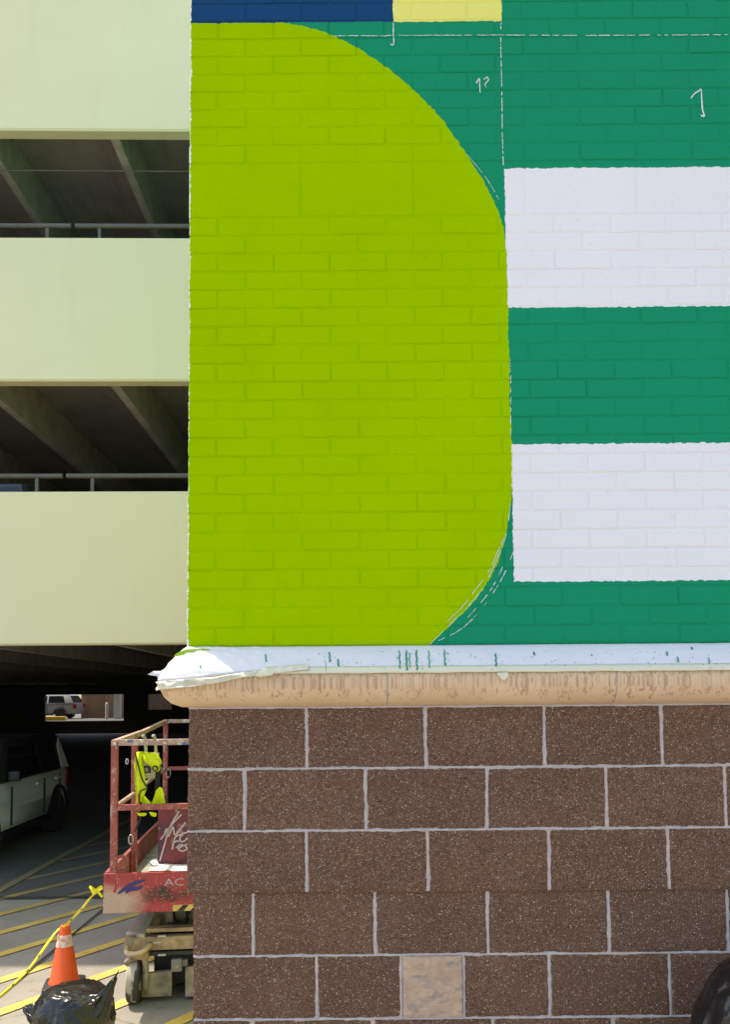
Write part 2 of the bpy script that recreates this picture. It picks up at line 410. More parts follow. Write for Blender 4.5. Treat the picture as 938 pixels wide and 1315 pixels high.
# split-face blocks, by course
ZK = [P(390, y, YK).z for y in (908, 987, 1067, 1145.5, 1229, 1311)]
rows = [(ZK[0], ZK[1], 0.0, [242, 394, 547, 700, 851, 1003]), (ZK[1], ZK[2], 0.0, [241, 314, 470, 626, 780, 933, 1090]),
        (ZK[2], ZK[3], 0.0, [240, 394, 550, 706, 860, 1015]), (ZK[3], ZK[4], 0.011, [248, 325, 482, 627, 783, 936, 1095]),
        (ZK[4], ZK[5], 0.011, [248, 407, 516, 596, 707, 862, 1018]), (ZK[5], ZK[5] - 0.2032, 0.011, [248, 324, 480, 634, 790, 946, 1100])]
def rough_block(bm, x0, x1, z0, z1, y, step, amp, seed, rag=0.0025):
    nx = max(2, int((x1-x0)/step)); nz = max(2, int((z1-z0)/step)); g = []
    sv = Vector((seed*3.7, 0, seed*1.3))
    for j in range(nz+1):
        row = []
        for i in range(nx+1):
            u = i/nx; v = j/nz
            X = x0 + (x1-x0)*u; Z = z0 + (z1-z0)*v
            q = Vector((X, 0, Z)) + sv
            d = noise.noise(q*9)*amp + noise.noise(q*31)*amp*0.7 + noise.noise(q*85)*amp*0.6
            e = min(u*(x1-x0), (1-u)*(x1-x0), v*(z1-z0), (1-v)*(z1-z0))
            d += max(0, 1 - e/0.008) * 0.004
            if i in (0, nx): X += noise.noise(q*60)*rag
            if j in (0, nz): Z += noise.noise(q*60 + Vector((5, 5, 5)))*rag
            row.append(bm.verts.new((X, y + d, Z)))
        g.append(row)
    for j in range(nz):
        for i in range(nx): bm.faces.new((g[j][i], g[j][i+1], g[j+1][i+1], g[j+1][i]))
    # edges run back into the mortar
    loop = g[0] + [r[-1] for r in g[1:]] + list(reversed(g[-1][:-1])) + [r[0] for r in reversed(g[1:-1])]
    bk = [bm.verts.new((v.co.x, y + 0.05, v.co.z)) for v in loop]
    n = len(loop)
    for k in range(n): bm.faces.new((loop[k], bk[k], bk[(k+1) % n], loop[(k+1) % n]))
MG = 0.0052
XKL = []
for ri, (zt, zb, rec, js) in enumerate(rows):
    ym = (908, 987, 1067, 1145, 1229, 1311)[ri] + 40
    xs = [P(a, ym, YK + rec).x for a in js]; XKL.append(xs[0])
    fld = BM(); nf = 0
    while xs[-1] < XR: xs.append(xs[-1] + 0.4064)
    for k in range(len(xs) - 1):
        bm = BM(); a = xs[k] + (0 if k == 0 else MG); b = xs[k+1] - MG
        zz0 = zb + (MG*0.7 if ri != 2 else -0.004); zz1 = zt - (MG*0.7 if ri != 3 else -0.001)
        tile = (ri == 4 and k == 2)
        if k < 6:
            rough_block(bm, a, b, zz0, zz1, YK + rec - (0.008 if tile else 0), 0.0065, 0.007 if tile else 0.0022, ri*10 + k)
            wobj('stone_tile' if tile else 'split_face_block', bm, M_TILE if tile else M_BLOCK, smooth=True, angle=50)
        else:
            bm.free(); rough_block(fld, a, b, zz0, zz1, YK + rec, 0.008 if k < 7 else 0.02, 0.0022, ri*10 + k); nf += 1
    if ri == 5:
        zlo = zb
        while zlo > 0.05:
            for k in range(len(xs) - 1): rough_block(fld, xs[k] + (MG if k else 0), xs[k+1] - MG, max(0.0, zlo - 0.2032) + MG, zlo - MG, YK + rec, 0.03, 0.003, zlo*9 + k)
            zlo -= 0.2032
    if nf: wobj('block_field', fld, M_BLOCK, 'stuff')
    else: fld.free()
for lo, hi, rec, xl, ex in ((ZK[3] + 0.001, ZK[0] + 0.012, 0.0, max(XKL[:3]), 0), (0.0, ZK[3], 0.011, XKL[4], 0)):
    bm = BM(); box(bm, xl + 0.006, XR - 0.02, YK + rec + 0.0038, YK + 0.28, lo, hi)
    # small crumbs of squeezed mortar keep the joints from being ruled lines
    bmesh.ops.subdivide_edges(bm, edges=bm.edges[:], cuts=1)
    wobj('mortar_joint', bm, M_MORTAR)
# ragged squeezed-out mortar along every joint
mr_ = BM(); rr = random.Random(11)
def joint_strip(a, b, wdt, y):
    a = Vector(a); b = Vector(b); n = max(2, int((b-a).length/0.007)); t = (b-a).normalized(); s = Vector((-t.z, 0, t.x)); prev = None
    for i in range(n+1):
        p = a + (b-a)*i/n; q = p*1.0
        w1 = wdt*(0.9 + 0.55*noise.noise(q*70)) + 0.0012*max(0, noise.noise(q*25)); w2 = wdt*(0.9 + 0.55*noise.noise(q*70 + Vector((9, 9, 9))))
        d = 0.0012*noise.noise(q*50)
        c = [mr_.verts.new(p - s*w1 + Vector((0, y - p.y + 0.006, 0))), mr_.verts.new(p - s*w1*0.5 + Vector((0, y - p.y + d, 0))),
             mr_.verts.new(p + s*w2*0.5 + Vector((0, y - p.y + d, 0))), mr_.verts.new(p + s*w2 + Vector((0, y - p.y + 0.006, 0)))]
        if prev:
            for k in range(3): mr_.faces.new((prev[k], c[k], c[k+1], prev[k+1]))
        prev = c
for ri, (zt, zb, rec, js) in enumerate(rows[:5]):
    ym = (908, 987, 1067, 1145, 1229)[ri] + 40
    xs = [P(a, ym, YK + rec).x for a in js]
    if ri != 3: joint_strip((xs[0], YK, zt), (XV + 0.3, YK, zt), MG*0.95, YK + rec - 0.0005 + 0.0008)
    for a in xs[1:]: joint_strip((a + rr.uniform(-.001, .001), YK, zb), (a, YK, zt), MG*1.1, YK + rec - 0.0003)
joint_strip((P(248, 1311, YK).x, YK, ZK[5]), (XV + 0.3, YK, ZK[5]), MG, YK + 0.011)
wobj('pointing', mr_, M_MORTAR, 'stuff', smooth=True)
# block side face
bm = BM()
zt = ZK[0]; k = 0
while zt > 0.05:
    y = YK + 0.06; n = 0
    while y < YBACK:
        y2 = y + (0.2032 if (n == 0 and k % 2) else 0.4064)
        M = Matrix.Translation((max(XKL) - 0.004, (y+y2)/2, max(zt - 0.1016, 0.1016))) @ RZ
        brick_into(bm, y2 - y - 0.01, 0.19, M, 0.02); y = y2; n += 1
    zt -= 0.2032; k += 1
wobj('side_block_field', bm, M_BLOCK, 'stuff')

# bullnose cornice
ZC = (ZB + ZK[0]) / 2; HC = (ZB - ZK[0]) / 2
PROF = [(0.0, 1.0), (0.020, 0.88), (0.040, 0.72), (0.070, 0.42), (0.094, 0.14), (0.105, -0.13), (0.104, -0.38), (0.090, -0.64), (0.066, -0.85), (0.030, -0.97), (-0.004, -0.985)]
PROF = [(a, b*HC) for a, b in PROF]
XCN = XE + 0.012                                  # corner the profile is swept round
def cornice_path(sv):
    """sv: distance along the front (positive to the right of the corner) or along the side (negative): base point, outward"""
    if sv >= 0: return Vector((XCN + sv, YB, ZC)), Vector((0, -1, 0))
    return Vector((XCN, YB - sv, ZC)), Vector((-1, 0, 0))
def sweep_front(bm, xa, xb, step=0.05):
    n = max(1, int((xb - xa)/step)); prev = None; first = None
    for i in range(n+1):
        x = xa + (xb - xa)*i/n
        r = [bm.verts.new((x, YB - a + noise.noise(Vector((x*5, b*30, 1)))*0.0012, ZC + b)) for a, b in PROF]
        r.append(bm.verts.new((x, YB + 0.06, ZC - HC*0.985))); r.append(bm.verts.new((x, YB + 0.06, ZC + HC)))
        if prev:
            for k in range(len(r)): bm.faces.new((prev[k], r[k], r[(k+1) % len(r)], prev[(k+1) % len(r)]))
        else: first = r
        prev = r
    bm.faces.new(first); bm.faces.new(list(reversed(prev)))
jx = [P(498, 885, YB - 0.1).x, P(793, 885, YB - 0.1).x]
pitch = jx[1] - jx[0]
edges_ = [jx[0], jx[1]]
while edges_[-1] < XR: edges_.append(edges_[-1] + pitch)
for a, b in zip(edges_, edges_[1:]):
    bm = BM(); sweep_front(bm, a + 0.003, b - 0.003); wobj('cornice_stone', bm, M_CAST, smooth=True, angle=40)
# corner stone: front run, mitred round the corner with a rounded arris, side run
bm = BM(); stations = []
for t in range(9): stations.append((Vector((jx[0] - 0.003 - (jx[0] - 0.003 - XCN - 0.006)*t/8, YB, ZC)), Vector((0, -1, 0))))
for t in range(1, 8):
    a = -math.pi/2 - (math.pi/2)*t/8; stations.append((Vector((XCN, YB, ZC)), Vector((math.cos(a), math.sin(a), 0))))
for t in range(9): stations.append((Vector((XCN, YB + 0.006 + 0.62*t/8, ZC)), Vector((-1, 0, 0))))
prev = None
for c, o_ in stations:
    r = [bm.verts.new(c + o_*a + Vector((0, 0, b))) for a, b in PROF]
    if prev:
        for k in range(len(r)-1): bm.faces.new((prev[k], prev[k+1], r[k+1], r[k]))
    else: bm.faces.new(r)
    prev = r
bmesh.ops.recalc_face_normals(bm, faces=bm.faces)
wobj('cornice_stone', bm, M_CAST, smooth=True, angle=60)
bm = BM()
for a in edges_[:3]:
    prev = None
    for (pa, pb) in PROF:
        q = (bm.verts.new((a - 0.0045, YB - pa + 0.003, ZC + pb*0.985)), bm.verts.new((a + 0.0045, YB - pa + 0.003, ZC + pb*0.985)))
        if prev: bm.faces.new((prev[0], prev[1], q[1], q[0]))
        prev = q
wobj('cornice_joint', bm, M_MORTAR)
bm = BM()
y = YB + 0.63
while y < YBACK:
    y2 = min(y + pitch, YBACK); prev = None
    for yy in (y + 0.004, y2 - 0.004):
        r = [bm.verts.new((XCN - a, yy, ZC + b)) for a, b in PROF]
        if prev:
            for k in range(len(r)-1): bm.faces.new((prev[k], prev[k+1], r[k+1], r[k]))
        prev = r
    y = y2
bmesh.ops.recalc_face_normals(bm, faces=bm.faces); wobj('side_cornice', bm, M_CAST)
bm = BM(); box(bm, XCN + 0.004, XR - 0.03, YK + 0.002, YB + 0.05, ZK[0] - 0.004, ZK[0] + 0.016); wobj('bed_joint', bm, M_MORTAR)

# chalk marks on the paint
M_CHALK = plain('white_chalk', (0.62, 0.68, 0.66), 0.9)
YC = YB - 0.0022
def chalk(name, strokes, wd=0.004, dash=None, seed=1):
    bm = BM(); rn = random.Random(seed)
    for s in strokes:
        pts = [P(a, b, YC) for a, b in s]; pts = smooth_path(pts, 10) if len(pts) > 2 else [pts[0] + (pts[1]-pts[0])*k/60 for k in range(61)]
        if dash is None:
            ribbon(bm, pts, [wd*rn.uniform(0.6, 1.25) for _ in pts]); continue
        i = 0
        while i < len(pts) - 2:
            n = rn.randint(*dash[0]); seg = pts[i:i+n+1]
            if len(seg) > 1: ribbon(bm, [q + Vector((0, 0, rn.uniform(-.0008, .0008))) for q in seg], [wd*rn.uniform(0.35, 1.2) for _ in seg])
            i += n + rn.randint(*dash[1])
    return wobj(name, bm, M_CHALK)
chalk('chalk_line', [[(430,46),(500,46)],[(495,45.5),(640,45)],[(640,45),(745,45.5)],[(752,45.5),(840,45)],[(845,45),(936,44.5)]], 0.003, ((3, 12), (0, 3)), 2)
chalk('chalk_line', [[(644.5,29),(643.5,33),(644,38)],[(643.5,48),(644,75)],[(644,78),(645,115)],[(645,118),(645.5,165)],[(645.5,170),(647,214)]], 0.0036, ((5, 16), (0, 4)), 3)
chalk('chalk_line', [[(505.5,29),(505.5,44),(506,55),(504,58),(502,56)]], 0.004, None, 4)
chalk('chalk_numeral', [[(612,107),(616,101),(616.5,110),(617,119)]], 0.0045, None, 5)
chalk('chalk_question_mark', [[(622,102),(626,99),(627.5,103),(624,107),(623.5,110)],[(624.6,111.2),(624.9,112.2)]], 0.004, None, 6)
chalk('chalk_numeral', [[(888,126),(893,120),(898,117),(901,115),(902,127),(903,140),(905,149),(901,148)]], 0.0055, None, 7)
chalk('chalk_arc', [[(656,648),(651,685),(640,715),(622,752),(603,777),(578,802),(553,827)],[(648,690),(638,712),(628,734),(612,756),(594,779),(572,801)]], 0.0026, ((3, 12), (1, 4)), 8)
chalk('chalk_arc', [[(661,706),(649,735),(638,755),(622,778),(604,798),(586,812),(560,824)],[(646,728),(634,752),(618,774),(600,794)]], 0.0026, ((2, 7), (1, 5)), 9)
chalk('chalk_arc', [[(600,198),(620,222),(632,240),(641,256)]], 0.002, ((6, 12), (1, 3)), 10)
chalk('chalk_line', [[(655.5,462),(656,478)],[(656.5,482),(656.5,560)]], 0.003, ((4, 9), (3, 9)), 11)

# ------------------------------------------------------------------ masking film on the cornice, tape, drips
def film_mat(name, c):
    m = NT(name); p = m.pos()
    m.bump(m.math('ADD', m.noise(p, 22, 4, 0.5), m.mul(m.noise(m.scale(p, (14, 14, 50)), 1, 3), 0.6)), 0.5, 0.006)
    return m.done(m.ramp(m.noise(p, 4, 3), 0.3, 0.7, tuple(a*0.95 for a in c), c), 0.35, spec=0.5)
M_FILM = film_mat('white_masking_film', (0.70, 0.70, 0.72)); M_TAPE = film_mat('cream_masking_tape', (0.70, 0.67, 0.50))
def prof_at(s):
    """s in 0..1 along the profile from the wall down"""
    n = len(PROF) - 1; f = max(0, min(s, 1))*n; i = min(int(f), n-1); t = f - i
    return PROF[i][0]*(1-t) + PROF[i+1][0]*t, PROF[i][1]*(1-t) + PROF[i+1][1]*t
def over_cornice(t, s, off):
    """t metres right of the corner (negative = round the corner), s along the profile"""
    a, b = prof_at(s); a += off
    if t >= 0: c, o_ = Vector((XCN + t, YB, ZC)), Vector((0, -1, 0))
    else:
        ang = max(t, -0.17)/0.17*math.pi/2; o_ = Vector((math.sin(ang), -math.cos(ang), 0)); c = Vector((XCN, YB, ZC))
        if t < -0.17: c = c + Vector((0, -0.17 - t, 0))
    nb = Vector((0, 0, b/HC*off*0.6))
    return c + o_*a + Vector((0, 0, b)) + nb
def sheet(t0, t1, s_lo, s_hi, off, nt, ns, amp, seed):
    bm = BM(); g = []
    for i in range(nt+1):
        t = t0 + (t1-t0)*i/nt; row = []
        for j in range(ns+1):
            s = s_lo(t) + (s_hi(t) - s_lo(t))*j/ns
            q = Vector((t*13 + s*3, s*9 - t*3, seed)); d = amp(t)*(0.3 + 1.1*(1 - abs(noise.noise(q)))**3 + 0.9*(1 - abs(noise.noise(q*2.3 + Vector((4, s*3, 0)))))**4)
            row.append(bm.verts.new(over_cornice(t, s, off + d)))
        g.append(row)
    for i in range(nt):
        for j in range(ns): bm.faces.new((g[i][j], g[i][j+1], g[i+1][j+1], g[i+1][j]))
    return bm
def solid(o, th=0.001):
    md = o.modifiers.new('thickness', 'SOLIDIFY'); md.thickness = th; md.offset = 1; return o
TXR = XR - XCN
film_edge = lambda t: 0.395 + 0.006*noise.noise(Vector((t*14, 0, 3))) + (0.10*max(0, 1 - max(t+0.02, 0)/0.25) if t > -0.2 else 0.06)
bm = sheet(-0.30, TXR, lambda t: 0.015, film_edge, 0.002, 420, 14, lambda t: 0.0008 + 0.0030*max(0, 1 - max(t+0.05, 0)/0.42), 2)
film = solid(obj('masking_film', bm, M_FILM, smooth=True))
tag(film, 'white plastic masking film draped over the top of the tan cornice, spattered green', 'masking film')
bm = sheet(0.27, TXR, lambda t: 0.345 + 0.004*noise.noise(Vector((t*9, 0, 1))), lambda t: 0.425 + 0.008*noise.noise(Vector((t*11, 0, 7))), 0.005, 260, 3, lambda t: 0.0008, 5)
tp = solid(obj('masking_tape', bm, M_TAPE, smooth=True)); tag(tp, 'long cream strip of masking tape along the lower edge of the white film', 'masking tape')
bm = sheet(-0.10, 0.42, lambda t: 0.41 + 0.09*max(0, 1 - (t+0.1)/0.45) - 0.09*max(0, (t - 0.1)/0.32), lambda t: 0.50 + 0.10*max(0, 1 - (t+0.1)/0.3) - 0.12*max(0, (t-0.1)/0.32), 0.007, 60, 7, lambda t: 0.006 + 0.008*math.exp(-((t-0.05)/0.14)**2), 9)
fd = solid(obj('loose_tape', bm, M_TAPE, smooth=True)); tag(fd, 'crumpled cream masking tape sagging across the left corner of the cornice', 'masking tape')
def scrap(name, pts, label, mat, Y, amp=0.012, seed=1):
    bm = BM(); vs = [bm.verts.new(P(a, b, Y)) for a, b in pts]; bm.faces.new(vs)
    bmesh.ops.triangulate(bm, faces=bm.faces[:]); bmesh.ops.subdivide_edges(bm, edges=bm.edges[:], cuts=3, use_grid_fill=True)
    for v in bm.verts: v.co.y += noise.noise(v.co*38 + Vector((seed, 0, 0)))*amp
    bmesh.ops.recalc_face_normals(bm, faces=bm.faces)
    o = solid(obj(name, bm, mat, smooth=True), 0.0012); tag(o, label, 'tape scrap'); return o
YF = YB - 0.125
scrap('tape_scrap', [(327,867),(333,860),(340,857),(348,858),(353,863),(350,867),(341,869),(334,870)], 'small crumpled tape scrap on cornice edge below lime paint', M_TAPE, YF, 0.012, 1)
scrap('tape_scrap', [(638,864),(653,863),(654,868),(649,874),(645,873),(641,868)], 'small torn tape scrap hanging on cornice below the green paint', M_TAPE, YF, 0.008, 3)
scrap('film_tail', [(189,866),(197,862),(207,862),(216,856),(214,866),(204,872),(203,868),(194,867.5)], 'pointed white film tail sticking out past the left end of cornice', M_FILM, YB - 0.02, 0.012, 5)
# drips and spatter of wall paint on the film
M_DRIP = plain('green_drip_paint', GREEN, 0.4); M_LDRIP = plain('lime_drip_paint', LIME, 0.4)
def film_pt(px, py, off=0.009):
    """point on the film seen at a photo pixel: march along the ray to the swept profile"""
    for k in range(400):
        Y = YB - 0.13 + 0.13*k/400; p = P(px, py, Y); b = p.z - ZC
        if abs(b) <= HC:
            for (a0, b0), (a1, b1) in zip(PROF, PROF[1:]):
                if b1 <= b <= b0:
                    a = a0 + (a1-a0)*(b0-b)/(b0-b1)
                    if YB - Y <= a + off: return p
    return P(px, py, YB - 0.08)
def drip(px, y0, y1, w0, mat, lean=0.0):
    bm = BM(); n = 12
    pts = [film_pt(px + lean*k/n + 0.5*math.sin(k*1.3 + px), y0 + (y1-y0)*k/n) for k in range(n+1)]
    ribbon(bm, pts, [w0*(0.75 + 0.5*noise.noise(Vector((px, k*0.7, 0)))) * (1.5 if k in (n-1,) else (0.6 if k in (0, n) else 1)) for k in range(n+1)])
    o = obj('paint_drip', bm, mat, film); return o
for a in ((513,835,859,.006),(522,835,861,.008),(526,838,858,.004),(535,834,861,.007),(551,835,858,.005),(571,834,855,.006),(637,839,856,.007),(686,837,841,.007),(857,837,842,.007),(871,843,850,.006),(889,831,834,.008),(911,844,853,.005),(423,837,850,.007),(434,846,856,.007),(341,840,850,.006),(257,854,859,.006),(418,848,862,.002),(575,838,840,.004),(760,840,842,.004)):
    drip(a[0], a[1], a[2], a[3], M_DRIP, 1.0)
sp = BM(); rs = random.Random(5)
for k in range(150):
    px = rs.uniform(380, 936); py = rs.uniform(836, 860); p = film_pt(px, py); r = rs.uniform(0.0006, 0.0017)
    ribbon(sp, [p + Vector((0, 0, r)), p - Vector((0, 0, r))], 2*r)
obj('paint_spatter', sp, M_DRIP, film, kind='stuff')
bm = BM()
ribbon(bm, smooth_path([film_pt(a, b, 0.016) for a, b in ((224,842.5),(231,839.5),(237,838),(243,836.2),(256,834.5),(270,834))], 5), [0.004, 0.006, 0.009, 0.012, 0.013, 0.016, 0.013, 0.017, 0.015, 0.018, 0.016, 0.020, 0.017, 0.019, 0.018, 0.014, 0.012, 0.011, 0.010, 0.008, 0.007, 0.007, 0.006, 0.005, 0.004, 0.003])
obj('paint_drip', bm, M_LDRIP, film)

# ------------------------------------------------------------------ parking garage
GA = R(1.15); GO = Vector((-2.6, 9.35, 0))
garage = empty('parking_garage', GO, GA)
tag(garage, 'cream precast concrete parking garage with open decks behind the wall', 'parking garage')
GU = Vector((math.cos(GA), math.sin(GA), 0)); GV = Vector((-math.sin(GA), math.cos(GA), 0))
def fac(px, py, v=0.0):
    d = ray(px, py); o = Vector((0, 0, EYE)); n = GV
    t = (n.dot(GO + GV*v) - n.dot(o)) / n.dot(d); p = o + d*t - GO
    return p.dot(GU), p.z
def panel_mat():
    m = NT('cream_precast'); p = m.pos()
    c = m.ramp(m.noise(p, 0.7, 5), 0.3, 0.7, (0.80, 0.735, 0.475), (0.84, 0.775, 0.51))
    c = m.mix(m.mr(m.noise(m.scale(p, (5, 5, 0.5)), 1.0, 4, 0.6), 0.58, 0.8, 0, 0.25), c, (0.66, 0.61, 0.42))
    c = m.mix(m.ramp(m.noise(p, 7, 5, 0.7), 0.70, 0.80), c, (0.56, 0.53, 0.42))
    m.bump(m.noise(p, 150, 4), 0.15, 0.004); return m.done(c, 0.75, spec=0.3)
def deck_mat():
    m = NT('grey_garage_concrete'); p = m.pos()
    c = m.ramp(m.noise(p, 1.4, 5, 0.6), 0.3, 0.7, (0.30, 0.28, 0.24), (0.42, 0.39, 0.335))
    c = m.mix(m.ramp(m.noise(m.scale(p, (8, 0.6, 8)), 1.0, 4, 0.6), 0.55, 0.75), c, (0.26, 0.24, 0.205))
    m.bump(m.noise(p, 60, 4), 0.2, 0.004); return m.done(c, 0.9)
M_PANEL, M_DECK = panel_mat(), deck_mat()
M_STEM = plain('tee_beam_concrete', (0.46, 0.43, 0.36), 0.85, var=0.2, scale=4, bump=0.2)
lev = []                                            # (spandrel bottom, spandrel top)
lev.append((fac(120, 828)[1], fac(120, 631)[1])); lev.append((fac(120, 489)[1], fac(120, 305)[1])); lev.append((fac(120, 167)[1], 11.5))
TH = 0.165
UL, UR, VD = -28.0, 8.0, 36.0
for zb, zt in lev:
    bm = BM(); prof = [(-0.0, zb + 0.022), (0.018, zb), (TH, zb), (TH, zt - 0.012), (TH - 0.012, zt), (0.012, zt), (0.0, zt - 0.012)]
    prev = None
    for u in (UL, UR):
        r = [bm.verts.new((u, a, b)) for a, b in prof]
        if prev:
            for k in range(len(r)): bm.faces.new((prev[k], r[k], r[(k+1) % len(r)], prev[(k+1) % len(r)]))
            bm.faces.new(list(reversed(r)))
        else: bm.faces.new(r)
        prev = r
    bmesh.ops.recalc_face_normals(bm, faces=bm.faces)
    obj('spandrel_panel', bm, M_PANEL, garage)
def tee(zb, u, name='tee_beam'):
    bm = BM(); prof = [(-0.055, zb), (0.055, zb), (0.085, zb + 0.56), (-0.085, zb + 0.56)]
    a = [bm.verts.new((u + x, TH + 0.004, z)) for x, z in prof]; b = [bm.verts.new((u + x, VD - 0.3, z)) for x, z in prof]
    for k in range(4): bm.faces.new((a[k], a[(k+1) % 4], b[(k+1) % 4], b[k]))
    bm.faces.new(list(reversed(a))); bm.faces.new(b); bmesh.ops.recalc_face_normals(bm, faces=bm.faces)
    return obj(name, bm, M_STEM, garage)
for li, (zb, zt) in enumerate(lev):
    u0 = fac(147, (818, 497, 181)[li], TH)[0]; src = None
    for k in range(-14, 6):
        if src is None: src = tee(zb + 0.01, u0 + 1.68*k); base = k
        else:
            o = src.copy(); o.location.x = 1.68*(k - base); link(o, garage)
    bm = BM(); box(bm, UL, UR, TH + 0.003, VD - 0.25, zb + 0.571, zb + 0.70); obj('floor_slab', bm, M_DECK, garage)
bm = BM(); box(bm, UL - 0.25, UL, 0.02, VD, 0, 11.4); obj('end_wall', bm, M_DECK, garage)
bm = BM(); box(bm, UR, UR + 0.25, 0.02, VD, 0, 11.4); obj('end_wall', bm, M_DECK, garage)
# rear wall with the two openings seen through the ground level
def rear(px, py): return fac(px, py, VD)
oL, oR = rear(59, 905)[0], rear(160, 905)[0]; zo0, zo1 = rear(100, 926)[1], rear(100, 892)[1]
bL, bR = rear(191, 905)[0], rear(222, 905)[0]; zg0 = rear(200, 911)[1]
bm = BM()
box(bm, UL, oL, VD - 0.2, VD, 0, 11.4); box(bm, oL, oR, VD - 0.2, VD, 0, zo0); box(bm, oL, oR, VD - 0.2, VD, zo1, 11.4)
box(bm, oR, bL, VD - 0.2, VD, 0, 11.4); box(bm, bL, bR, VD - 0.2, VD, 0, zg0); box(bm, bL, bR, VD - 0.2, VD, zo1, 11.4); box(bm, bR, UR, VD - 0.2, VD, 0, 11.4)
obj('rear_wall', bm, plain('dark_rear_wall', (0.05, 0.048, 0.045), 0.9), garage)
M_BARS = plain('dark_steel', (0.06, 0.055, 0.05), 0.6)
for k in range(14):
    bm = BM(); u = bL + (bR - bL)*(k + 0.5)/14; box(bm, u - 0.022, u + 0.022, VD - 0.13, VD - 0.09, zg0, zo1); obj('grille_bar', bm, M_BARS, garage)
# guard rails and the cable under the top deck
M_RAIL = plain('grey_painted_pipe', (0.13, 0.117, 0.105), 0.55)
for zy, gaps, posts, tops in (((286, 293), (91.5, 97), (61, 128), 305), ((607.5, 614), (85.5, 90.5), (53, 123), 631)):
    zc = fac(120, sum(zy)/2, 0.3)[1]; zt = fac(120, tops)[1]
    root = obj('guard_rail', (lambda b: (tube(b, [(UL, 0.32, zc), (fac(gaps[0], 290, 0.32)[0], 0.32, zc)], 0.033, 12), tube(b, [(fac(gaps[1], 290, 0.32)[0], 0.32, zc), (UR, 0.32, zc)], 0.033, 12), b)[2])(BM()), M_RAIL, garage, smooth=True, angle=50)
    ps = [fac(a, 300, 0.32)[0] for a in posts]; d = 2.0
    us = [ps[0] - 1.62*k for k in range(1, 6)] + ps + [ps[1] + 1.62*k for k in range(1, 5)]
    for u in us:
        bm = BM(); box(bm, u - 0.021, u + 0.021, 0.299, 0.341, zt - 1.0, zc - 0.034, bev=0.004); obj('rail_post', bm, M_RAIL, root)
bm = BM(); zc = fac(120, 219.5, 0.58)[1]; tube(bm, [(UL, 0.58, zc), (UR, 0.58, zc)], 0.010, 6); obj('conduit', bm, M_RAIL, garage)
# raised court behind the garage
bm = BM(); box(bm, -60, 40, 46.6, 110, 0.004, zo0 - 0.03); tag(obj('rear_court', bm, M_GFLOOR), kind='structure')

def gw(px, py, v): 
    u, z = fac(px, py, v); p = GO + GU*u + GV*v; return Vector((p.x, p.y, z))
# tan building, post, bollard, kerb seen through the rear opening
DB = 52.0; a = P(104, 905, DB).x; b = P(240, 905, DB).x; zc0 = zo0 - 0.03
tb = empty('tan_building', ((a + b)/2, DB, zc0)); tag(tb, 'small tan building seen through the garage rear opening beside parked van', 'building')
M_TAN = plain('tan_stucco', (0.31, 0.19, 0.105), 0.8, scale=2); M_WP = plain('white_painted_steel', (0.50, 0.50, 0.47), 0.5)
bm = BM(); box(bm, a - (a+b)/2, (b - a)/2, 0.0, 4, 0, 3.2); obj('wall', bm, M_TAN, tb)
bm = BM(); box(bm, a - (a+b)/2 - 0.02, (b - a)/2 + 0.02, -0.12, 4.1, 3.2, 3.45); obj('parapet', bm, M_TAN, tb)
bm = BM(); x = P(132, 905, DB).x - (a+b)/2; box(bm, x, x + 0.06, -0.05, 0.0, 0, 3.1); obj('downpipe', bm, M_TAN, tb)
p = P(151, 905, 50); bm = BM(); box(bm, p.x - 0.2, p.x + 0.2, 49.8, 50.2, zc0, zc0 + 3.0, bev=0.02)
tag(obj('white_post', bm, M_WP), 'square white post in front of the tan building, right of the bollard', 'post')
p = P(137, 905, 49); bm = BM(); lathe(bm, [(0.09, 0), (0.09, 0.95), (0.07, 1.02), (0.02, 1.05)], 16, (p.x, 49, zc0))
tag(obj('bollard', bm, M_WP, smooth=True, angle=50), 'thin white bollard in front of the tan building', 'bollard')
a_, b_ = P(59, 922, 47.6).x, P(84, 922, 47.6).x
bm = BM(); box(bm, a_ - 2, b_, 47.4, 47.7, zc0, zc0 + 0.24, bev=0.03)
tag(obj('yellow_kerb', bm, plain('kerb_yellow', (0.66, 0.42, 0.02), 0.6)), 'yellow painted kerb in front of the far white van', 'kerb')

